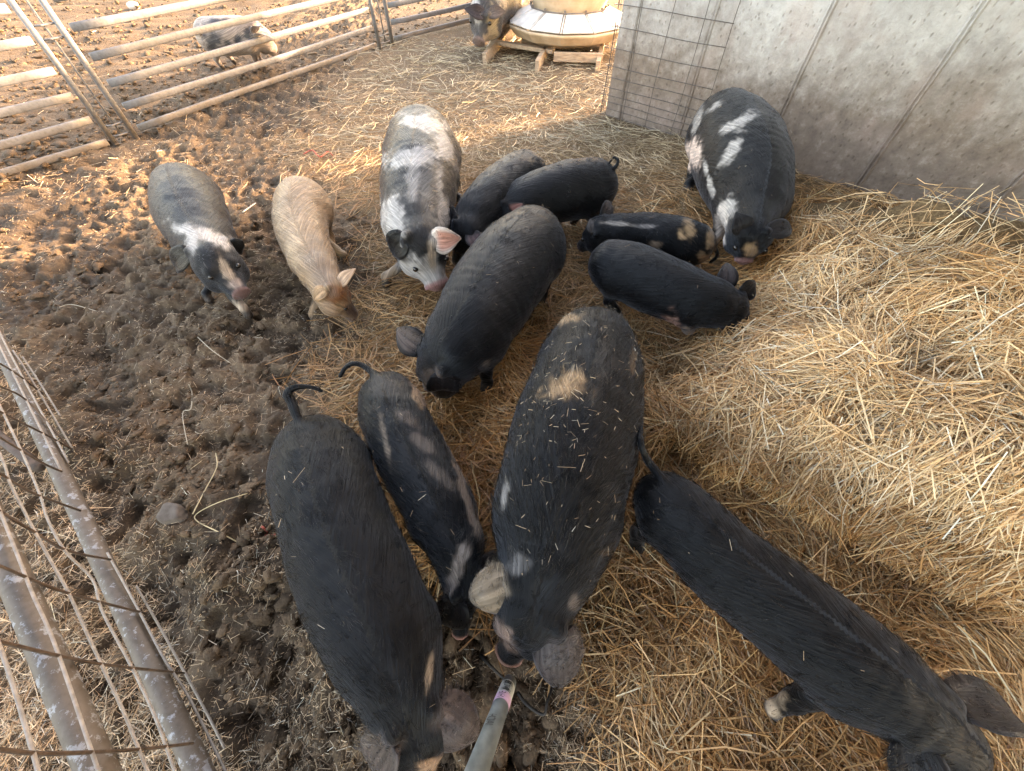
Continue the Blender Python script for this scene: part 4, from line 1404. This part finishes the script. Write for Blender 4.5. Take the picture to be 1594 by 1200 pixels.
# 15 far pig at the feeder
build_pig('black pig with a white blaze coming round the side of the feeder',
    [(822, -42, 40, .46), (806, -30, 42, .46), (786, -10, 38, .45), (772, 6, 33, .44)], (757, 22, 27, .42), (745, 66, .20),
    [dict(b=(742, 14, .53), t=(724, 14, .50), w=.14, n=(-.2, -.9, .4), c=(.04, .03, .03)), dict(b=(772, 14, .53), t=(786, 18, .47), w=.13, n=(.2, -.8, .5), c=(.08, .06, .05))],
    legs={'FL': (762, 82), 'FR': (775, 68)}, base=(.05, .045, .042), nose=(.13, .09, .075), vox=.015, hairs=3500, hlen=.035, hair_r=.001, hairtint=(.25, .19, .12),
    patches=[(744, 25, 5, 16, 5, WHITE), (740, 4, 6, 8, 0, WHITE), (768, 40, 8, 26, 0, (.32, .24, .14), .8), (762, 70, 10, 20, 0, (.3, .22, .14), .7), (790, -5, 8, 18, 20, (.4, .3, .2), .8)])
print('pigs', round(time.time() - T0, 1))

# ------------------------------------------------------------------ straw
def straw_mesh(name, P, az, tilt, ln, rad, col, bendv=0.1, flat=0.55, seg3=True):
    """P base centre (n,3); az heading, tilt up; builds thin three sided bent stems"""
    n = len(P)
    d = np.stack([np.cos(az) * np.cos(tilt), np.sin(az) * np.cos(tilt), np.sin(tilt)], 1)
    s = np.stack([-np.sin(az), np.cos(az), np.zeros(n)], 1)
    u = np.cross(d, s)
    roll = rng.random(n) * 2 * math.pi
    s2 = s * np.cos(roll)[:, None] + u * np.sin(roll)[:, None]
    u2 = -s * np.sin(roll)[:, None] + u * np.cos(roll)[:, None]
    bn = (rng.random(n) - .5) * 2 * bendv * ln
    bz = (rng.random(n) - .5) * 1.2 * bendv * ln
    rings = []
    for t in ((-.5, 0, .5) if seg3 else (-.5, .5)):
        k = (1 - 4 * t * t)
        c = P + d * (ln * t)[:, None] + s * (bn * k)[:, None] + u * (bz * k)[:, None]
        r = rad * (1.0 if abs(t) < .1 else .85)
        for a in (0, 2.094, 4.189):
            rings.append(c + s2 * (r * math.cos(a))[:, None] + u2 * (r * flat * math.sin(a))[:, None])
    m = len(rings)
    V = np.stack(rings, 1).reshape(-1, 3)
    base = (np.arange(n) * m)[:, None]
    F = []
    for r in range(m // 3 - 1):
        for k in range(3 if seg3 else 2):
            k2 = (k + 1) % 3
            F.append(base + np.array([[r * 3 + k, r * 3 + k2, r * 3 + 3 + k2, r * 3 + 3 + k]]))
    o = np_mesh(name, V, np.vstack(F), M_STRAW, None, False)
    set_tint(o, np.repeat(col, m, axis=0))
    return o

def straw_col(n, warm=0.5, dull=0.0):
    pal = np.array([(.82, .56, .31), (.77, .48, .235), (.67, .38, .17), (.86, .66, .43), (.88, .78, .62), (.53, .285, .12), (.36, .205, .10)])
    w = np.array([.26, .24, .17, .14, .05, .09, .05])
    k = rng.choice(len(pal), n, p=w / w.sum())
    c = pal[k] * (0.75 + .45 * rng.random(n))[:, None]
    g = c.mean(1, keepdims=True)
    c = c * (1 - dull) + (g * np.array([1.05, 1.0, .9])) * dull
    return np.clip(c, 0, .9)

def surf_points(px, py):
    """photo points -> points of the ground surface"""
    n = len(px)
    r = (px - 797) / FPX; u = (600 - py) / FPX
    d = np.stack([r, CP + SP * u, -SP + CP * u], 1)
    z = np.zeros(n)
    for _ in range(6):
        t = (z - CAM_H) / d[:, 2]
        x, y = d[:, 0] * t, d[:, 1] * t
        z = 0.5 * z + 0.5 * height(x, y, False)
    return x, y, height(x, y)

def slope(x, y, az, coarse=True):
    e = 0.05
    h1 = height(x + np.cos(az) * e, y + np.sin(az) * e, False); h0 = height(x - np.cos(az) * e, y - np.sin(az) * e, False)
    return np.arctan2(h1 - h0, 2 * e)

def inside_wall(x, y):
    return (((x - WE[0]) * WN[0] + (y - WE[1]) * WN[1]) > 0.03) | (((x - WE[0]) * WD[0] + (y - WE[1]) * WD[1]) < -.04)

HULL = [( (np.array(p['V'].min(0)), np.array(p['V'].max(0))) ) for p in PIGS]

# long straw of bedding and heap
N0 = 130000
px = rng.uniform(380, 1760, N0); py = rng.uniform(60, 1330, N0)
x, y, z = surf_points(px, py)
b = boundary(px, py) + 140 * (fbm2(x * 3.2, y * 3.2, 3) - .5)
hp = heap_h(x, y)
prob = sst(-60, 120, b) * np.where(hp > .03, 1.0, .62) * np.where(py < 330, np.where(px > 960, .95, .9), 1.0)
prob = prob * np.where((px > 600) & (px < 1000) & (py > 900) & (hp < .02), .35, 1.0)
keep = (rng.random(N0) < prob) & inside_wall(x, y)
x, y, z, px, py, hp = x[keep], y[keep], z[keep], px[keep], py[keep], hp[keep]
n = len(x)
az = rng.random(n) * math.pi * 2
loc = fbm2(x * 1.8 + 20, y * 1.8, 2) * 14
coh = rng.random(n) < .15 + .75 * sst(.4, .6, fbm2(x * 2.4 + 70, y * 2.4, 2))
az = np.where(coh, loc + rng.normal(0, .35, n), az)
tl = slope(x, y, az) + rng.normal(0, .10, n) + np.where(hp > .05, np.abs(rng.normal(0, .16, n)) * np.sign(rng.random(n) - .5), 0)
ln = np.clip(rng.lognormal(math.log(.125), .5, n), .03, .36)
rad = np.where(rng.random(n) < .3, rng.uniform(.0022, .0033, n), rng.uniform(.0011, .0024, n)) * (1 + .14 * np.clip(y - 2.6, 0, 4))
ln = ln * (1 + .04 * np.clip(y - 2.6, 0, 4))
lay = rng.random(n)
zz = z + lay * np.where(hp > .03, .11, .034) + .002 + np.abs(np.sin(tl - slope(x, y, az))) * ln * .25
colr = straw_col(n, dull=.06)
colr = colr * (1 - 0.0 * lay)[:, None]
warmth = sst(.35, .7, fbm2(x * 1.5 + 60, y * 1.5, 3))[:, None]
colr = colr * (1 - warmth * np.array([.05, .16, .30]))
fw = sst(2.6, 4.2, y)[:, None]
colr = colr * (1 - fw) + (colr.mean(1, keepdims=True) * np.array([1.12, .98, .74])) * fw * rng.uniform(.65, 1.12, n)[:, None]
colr = colr * (1 - (1 - sst(.10, .30, hp))[:, None] * np.array([.04, .12, .24]))
soil = (1 - sst(.01, .06, hp)) * sst(.25, .55, fbm2(x * 3 + 5, y * 3 + 5, 3)) * (1 - fw[:, 0])
colr = colr * (1 - soil[:, None] * np.array([.42, .48, .54]))
straw = straw_mesh('loose_straw', np.stack([x, y, zz], 1), az, tl, ln, rad, colr, .10)
tag(straw, 'deep golden loose straw heaped along the wall and strewn over the pen', 'straw', None, 'stuff')
print('straw', n, round(time.time() - T0, 1))

# upright tips along the crest of the heap
N1 = 1000
px = rng.uniform(1150, 1640, N1); py = rng.uniform(300, 700, N1)
x, y, z = surf_points(px, py)
hp = heap_h(x, y)
k = (hp > .08) & inside_wall(x, y)
x, y, z = x[k], y[k], z[k]; n = len(x)
spk = straw_mesh('upright_straw', np.stack([x, y, z + .045], 1), rng.random(n) * 6.28, rng.uniform(.25, 1.15, n), rng.uniform(.08, .24, n), rng.uniform(.0012, .0023, n), straw_col(n), .08)
tag(spk, 'loose straw ends sticking up out of the golden heap', 'straw', None, 'stuff')

# chopped straw over mud and far pen
N2 = 190000
px = rng.uniform(-60, 1650, N2); py = rng.uniform(-10, 1240, N2)
x, y, z = surf_points(px, py)
b = boundary(px, py)
o_ = outside(x, y)
den = 0.38 + .40 * sst(-260, 30, b + 260 * (fbm2(x * 2.5 + 4, y * 2.5, 3) - .5)) + .25 * sst(2.6, 4.0, y)
den = den * (0.35 + 1.3 * sst(.35, .65, fbm2(x * 3.1 + 30, y * 3.1, 3)))
fs = (x - NA[0]) * NNm[0] + (y - NA[1]) * NNm[1]
den = np.where(fs < -.02, .75, den)
den = np.where(o_ > .5, .18, den)
keep = (rng.random(N2) < den) & inside_wall(x, y) & (y < 11)
x, y, z, px, py, fs = x[keep], y[keep], z[keep], px[keep], py[keep], fs[keep]
n = len(x)
az = rng.random(n) * 6.283
ln = np.clip(rng.lognormal(math.log(.015), .7, n), .005, .10) * np.where(y > 3, 2.2, 1) * np.where(fs < -.02, 2.0, 1)
rad = rng.uniform(.0006, .0015, n) * np.where(y > 3, 1.6, 1)
colc = straw_col(n, dull=.25) * rng.uniform(.3, 1.1, n)[:, None] * np.where(fs < -.02, 1.35, 1.0)[:, None]
chop = straw_mesh('chopped_straw', np.stack([x, y, z + .003 + .004 * rng.random(n)], 1), az, slope(x, y, az) + rng.normal(0, .25, n), ln, rad, colc, .05, .5, False)
tag(chop, 'short chopped straw trodden into the dark mud', 'straw', None, 'stuff')
print('chop', n, round(time.time() - T0, 1))

# mud crumbs
bm = bmesh.new()
bmesh.ops.create_icosphere(bm, subdivisions=1, radius=1.0)
IV = np.array([v.co[:] for v in bm.verts]); IF = np.array([[v.index for v in f.verts] for f in bm.faces]); bm.free()
bm = bmesh.new()
bmesh.ops.create_icosphere(bm, subdivisions=2, radius=1.0)
IV2 = np.array([v.co[:] for v in bm.verts]); IF2 = np.array([[v.index for v in f.verts] for f in bm.faces]); bm.free()
def lumps(name, x, y, z, r, col, label, IVx, IFx, sq=.6):
    n = len(x)
    A = rng.normal(size=(n, 3, 3)); A, _ = np.linalg.qr(A)
    sc = rng.uniform(.6, 1.3, (n, 1, 3)) * r[:, None, None]
    dv = IVx[None] * (1 + .75 * (vn3(IVx[None] * 1.7 + rng.random((n, 1, 3)) * 50) - .5) * 2)[..., None]
    V = np.einsum('nij,nkj->nki', A, dv * sc)
    V[..., 2] *= rng.uniform(.3, .8, (n, 1))
    ang = rng.random((n, 1)) * 3.14; st = rng.uniform(1.0, 1.9, (n, 1))
    lx = V[..., 0] * np.cos(ang) + V[..., 1] * np.sin(ang); ly = -V[..., 0] * np.sin(ang) + V[..., 1] * np.cos(ang)
    lx = lx * st
    V[..., 0] = lx * np.cos(ang) - ly * np.sin(ang); V[..., 1] = lx * np.sin(ang) + ly * np.cos(ang)
    V += np.stack([x, y, z], 1)[:, None]
    F = (IFx[None] + (np.arange(n) * len(IVx))[:, None, None]).reshape(-1, 3)
    o = np_mesh(name, V.reshape(-1, 3), F, M_CLOD, None, True)
    set_tint(o, np.repeat(col, len(IVx), axis=0))
    tag(o, label, 'mud', None, 'stuff')
    return o
N3 = 24000
px = rng.uniform(-40, 900, N3); py = rng.uniform(110, 1240, N3)
x, y, z = surf_points(px, py)
b = boundary(px, py)
fs = (x - NA[0]) * NNm[0] + (y - NA[1]) * NNm[1]
k = (rng.random(N3) < sst(60, -120, b + 150 * (fbm2(x * 4, y * 4, 2) - .5)) * (.25 + .9 * sst(.4, .6, fbm2(x * 4 + 8, y * 4, 3)))) & (py < 1240) & (fs > .05) & (outside(x, y) < .5)
x, y, z = x[k], y[k], z[k]
r = np.clip(rng.lognormal(math.log(.0062), .5, len(x)), .003, .026)
cm = np.array([(.125, .082, .050)]) * rng.uniform(.7, 1.5, len(x))[:, None]
big = r > .010
lumps('mud_clods', x[big], y[big], z[big] - r[big] * .1, r[big], cm[big], 'dark crumbly mud clods churned up by trotters', IV2, IF2)
lumps('mud_crumbs', x[~big], y[~big], z[~big] + r[~big] * .1, r[~big], cm[~big], 'fine dark mud crumbs among the clods', IV, IF)
N4 = 9000
px = rng.uniform(-80, 760, N4); py = rng.uniform(-10, 290, N4)
x, y, z = surf_points(px, py)
k = (outside(x, y) > .5) & (y < 12)
x, y, z = x[k], y[k], z[k]
r = np.clip(rng.lognormal(math.log(.015), .45, len(x)), .007, .04)
cm = np.array([(.13, .088, .055)]) * rng.uniform(.6, 1.4, len(x))[:, None]
lumps('dry_clods', x, y, z + r * .15, r, cm, 'dry lumpy earth of the sunlit yard', IV, IF)
print('clods', round(time.time() - T0, 1))

# chaff lying on the pigs
Pb, Nb = [], []
for i, cnt, lim in ((11, 210, 900), (8, 26, 330), (5, 16, 560), (9, 16, 1100), (12, 14, 1100), (10, 14, 900), (0, 6, 400), (7, 4, 600)):
    g = PIGS[i]
    ok = np.where((g['N'][:, 2] > .55) & (g['py'] < lim))[0]
    if i == 11:
        wt = np.exp(-((g['px'][ok] - 880) / 55) ** 2 - ((g['py'][ok] - 650) / 95) ** 2) + .12
        s_ = rng.choice(ok, cnt, p=wt / wt.sum())
    else:
        s_ = rng.choice(ok, cnt)
    Pb.append(g['V'][s_] + g['N'][s_] * .016); Nb.append(g['N'][s_])
Pb = np.vstack(Pb); Nb = np.vstack(Nb); n = len(Pb)
az = rng.random(n) * 6.28
tl = -np.arctan2(Nb[:, 0] * np.cos(az) + Nb[:, 1] * np.sin(az), Nb[:, 2])
ch = straw_mesh('back_chaff', Pb, az, tl, np.clip(rng.lognormal(math.log(.012), .55, n), .005, .05), rng.uniform(.0005, .0010, n), np.clip(straw_col(n, dull=.4) * .85, 0, .85), .05, .5, False)
tag(ch, 'pale chaff scattered over the backs of the pigs', 'chaff', None, 'stuff')

# ------------------------------------------------------------------ small things
def stem_thing(name, label, cat, pts, rad, material, tint=None, group=None, seg=7):
    P_ = []
    for (a, b_, dz) in pts:
        w = W(a, b_, 0.0)
        h = float(height(w[0:1], w[1:2])[0])
        w = W(a, b_, h + dz)
        P_.append(w)
    c = catmull(P_, 6 * len(P_))
    rr = np.linspace(rad, rad * .7, len(c))
    o = tube(name, c, rr, material, None, seg)
    if tint is not None:
        set_tint(o, np.tile(np.array(tint), (len(o.data.vertices), 1)))
    tag(o, label, cat, group)
    return o

PALE = (.40, .34, .25)
stem_thing('dry_stalk', 'pale kinked dry stalk standing out on the dark mud behind the rock', 'stalk', [(294, 598, .02), (299, 612, .03), (297, 636, .025), (286, 640, .02), (285, 655, .02), (292, 692, .012)], 0.0026, M_STRAW, PALE, 'pale stalks on the mud')
stem_thing('dry_stalk', 'straight pale stalk running from the rock up the mud', 'stalk', [(300, 800, .03), (318, 765, .03), (337, 728, .03), (336, 705, .03)], 0.0025, M_STRAW, (.55, .43, .25), 'pale stalks on the mud')
stem_thing('dry_stalk', 'bent yellow stalk curling past the near side of the rock', 'stalk', [(372, 845, .01), (340, 828, .015), (308, 812, .02), (306, 800, .02), (340, 782, .02), (385, 768, .012)], 0.0023, M_STRAW, (.58, .46, .26), 'pale stalks on the mud')
stem_thing('dry_stalk', 'thin pale forked stalk on the smooth mud below the ginger pig', 'stalk', [(306, 523, .012), (330, 545, .016), (360, 566, .012)], 0.0023, M_STRAW, PALE, 'pale stalks on the mud')
stem_thing('dry_stalk', 'looped pale stalk at the far mud hollow by the fence', 'stalk', [(92, 478, .012), (112, 474, .016), (150, 484, .012)], 0.0023, M_STRAW, PALE, 'pale stalks on the mud')
stem_thing('dry_stalk', 'short white stalk between the collared pig and the ginger pig', 'stalk', [(378, 330, .012), (398, 316, .012)], .005, M_STRAW, (.72, .68, .6), 'pale stalks on the mud')
stem_thing('dry_stalk', 'long curved stalk in front of the long black pig at the bottom', 'stalk', [(520, 1076, .012), (560, 1092, .015), (588, 1118, .012)], .0028, M_STRAW, PALE, 'pale stalks on the mud')
stem_thing('black_twig', 'black bent twig under the tip of the grey tube', 'twig', [(748, 1020, .02), (765, 1038, .03), (784, 1056, .03)], .006, M_TWIG, None, 'black twigs by the tube')
stem_thing('black_twig', 'forked black twig below the sow\'s hanging ear', 'twig', [(806, 1078, .02), (822, 1098, .03), (846, 1112, .03), (852, 1092, .04), (860, 1068, .05)], .0055, M_TWIG, None, 'black twigs by the tube')
stem_thing('red_twine', 'scrap of faded red twine half buried in the mud by the long black pig', 'twine', [(408, 820, .01), (416, 828, .012), (412, 833, .012), (428, 832, .01)], .0045, M_RED)
stem_thing('red_twine', 'frayed tuft of red twine on the sunny straw behind the ginger pig', 'twine', [(472, 240, .012), (486, 234, .03), (498, 244, .03), (510, 236, .03), (518, 242, .012)], .006, M_RED)

# rock
rw = W(275, 803, 0.0); rh = float(height(rw[0:1], rw[1:2])[0])
bm = bmesh.new()
bmesh.ops.create_icosphere(bm, subdivisions=4, radius=1.0)
rv = np.array([v.co[:] for v in bm.verts]); rf = np.array([[v.index for v in f.verts] for f in bm.faces]); bm.free()
pl_n = np.array([unit(v) for v in [(0, -.3, 1), (1, .1, .4), (-1, .2, .3), (.3, -1, .3), (-.5, -.9, .2), (.2, 1, .2), (.7, .7, .2), (0, 0, -1)]])
pl_d = np.array([.62, .85, .8, .8, .85, .8, .85, .6])
sc_ = np.min(np.where(rv @ pl_n.T > .05, pl_d / np.maximum(rv @ pl_n.T, .05), 9), axis=1)
rv = rv * np.minimum(sc_, 1.1)[:, None] * (1 + .08 * (vn3(rv * 4 + 9) - .5))[:, None]
rock = np_mesh('rock', rv * np.array([.054, .047, .045]) + np.array([rw[0], rw[1], rh + .018]), rf, M_ROCK, None, True, origin=np.array([rw[0], rw[1], rh]))
tag(rock, 'angular brown rock bedded in the dark mud', 'rock')

# pale scrap out in the yard
pw = W(207, 9, 0.03)
o = np_mesh('stone', IV2 * (1 + .3 * (vn3(IV2 * 2 + 3) - .5))[:, None] * np.array([.10, .07, .06]) + pw, IF2, M_LID, None, True, origin=pw)
tag(o, 'small pale stone lying on the sunlit yard beyond the stock panel', 'stone')

# ------------------------------------------------------------------ grey tube held into the pen
t0, t1 = W(793, 1062, .10), W(728, 1240, .66)
td = unit(t1 - t0); TLEN = np.linalg.norm(t1 - t0) + .25
tb = empty('grey_tube', tuple(t0))
tag(tb, 'scuffed grey plastic tube with pale and pink label bands pointing at the sow', 'tube')
TR = 0.0205
ts = unit(np.cross(td, (0, 0, 1))); tu = np.cross(ts, td)
V, F = [], []
sg = 28
prof = [(-.002, TR * .72), (0, TR * .9), (.004, TR), (TLEN * .3, TR), (TLEN * .6, TR), (TLEN, TR)]
prof = [(.06, TR * .80), (0.0, TR * .80), (-.002, TR * .86), (0, TR * .97), (.004, TR)] + [(q, TR) for q in np.linspace(.05, TLEN, 12)]
for (q, r_) in prof:
    for k in range(sg):
        a = 2 * math.pi * k / sg
        V.append(t0 + td * q + (ts * math.cos(a) + tu * math.sin(a)) * r_)
for i in range(len(prof) - 1):
    for k in range(sg):
        k2 = (k + 1) % sg
        F.append((i * sg + k, i * sg + k2, (i + 1) * sg + k2, (i + 1) * sg + k))
np_mesh('pipe', np.array(V), np.array(F), M_PVC, tb, True)
def band(name, q0, q1, material, extra=.0006):
    V, F = [], []
    for q in np.linspace(q0, q1, 4):
        for k in range(sg + 1):
            a = 2 * math.pi * k / sg
            V.append(t0 + td * q + (ts * math.cos(a) + tu * math.sin(a)) * (TR + extra))
    for i in range(3):
        for k in range(sg):
            F.append((i * (sg + 1) + k, i * (sg + 1) + k + 1, (i + 1) * (sg + 1) + k + 1, (i + 1) * (sg + 1) + k))
    return np_mesh(name, np.array(V), np.array(F), material, tb, True)
band('label_band', .052, .150, M_LABEL)
band('pink_band', .150, .205, M_PINK, .0009)

def lettering(text, q_mid, ang_mid, size, flip=False, along=True):
    """flat print wrapped on the tube"""
    cu = bpy.data.curves.new('lettering', 'FONT')
    cu.body = text
    cu.size = size
    cu.align_x = 'CENTER'; cu.align_y = 'CENTER'
    tmp = bpy.data.objects.new('lettering', cu)
    COL.objects.link(tmp)
    dg = bpy.context.evaluated_depsgraph_get()
    me = bpy.data.meshes.new_from_object(tmp.evaluated_get(dg))
    bpy.data.objects.remove(tmp)
    b_ = bmesh.new(); b_.from_mesh(me)
    bmesh.ops.subdivide_edges(b_, edges=b_.edges, cuts=1)
    bmesh.ops.triangulate(b_, faces=b_.faces)
    v = np.array([q.co[:] for q in b_.verts]); f = np.array([[q.index for q in fc.verts] for fc in b_.faces]); b_.free()
    bpy.data.meshes.remove(me)
    if along:
        q = q_mid - v[:, 0]; a = ang_mid + v[:, 1] / TR * (-1 if flip else 1)
    else:
        q = q_mid - v[:, 1]; a = ang_mid - v[:, 0] / TR
    P_ = t0 + td * q[:, None] + (ts * np.cos(a)[:, None] + tu * np.sin(a)[:, None]) * (TR + .0016)
    return np_mesh('lettering', P_, f, M_INK, tb, False)
to_cam = unit(np.array([0, 0, CAM_H]) - t0); AC = math.atan2(to_cam @ tu, to_cam @ ts)
lettering('JACH', .34, AC - .55, .026)
lettering('H1E', .178, AC - .45, .024)
lettering('PVC BE', .10, AC - .2, .024)
for q in (.066, .074, .084, .126, .138):
    V, F = [], []
    for k in range(9):
        a = AC - .75 + 1.3 * k / 8
        for qq in (q, q + .004):
            V.append(t0 + td * qq + (ts * math.cos(a) + tu * math.sin(a)) * (TR + .0014))
    for k in range(8):
        F.append((2 * k, 2 * k + 2, 2 * k + 3, 2 * k + 1))
    np_mesh('print_line', np.array(V), np.array(F), M_INK, tb, True)
print('done', round(time.time() - T0, 1))
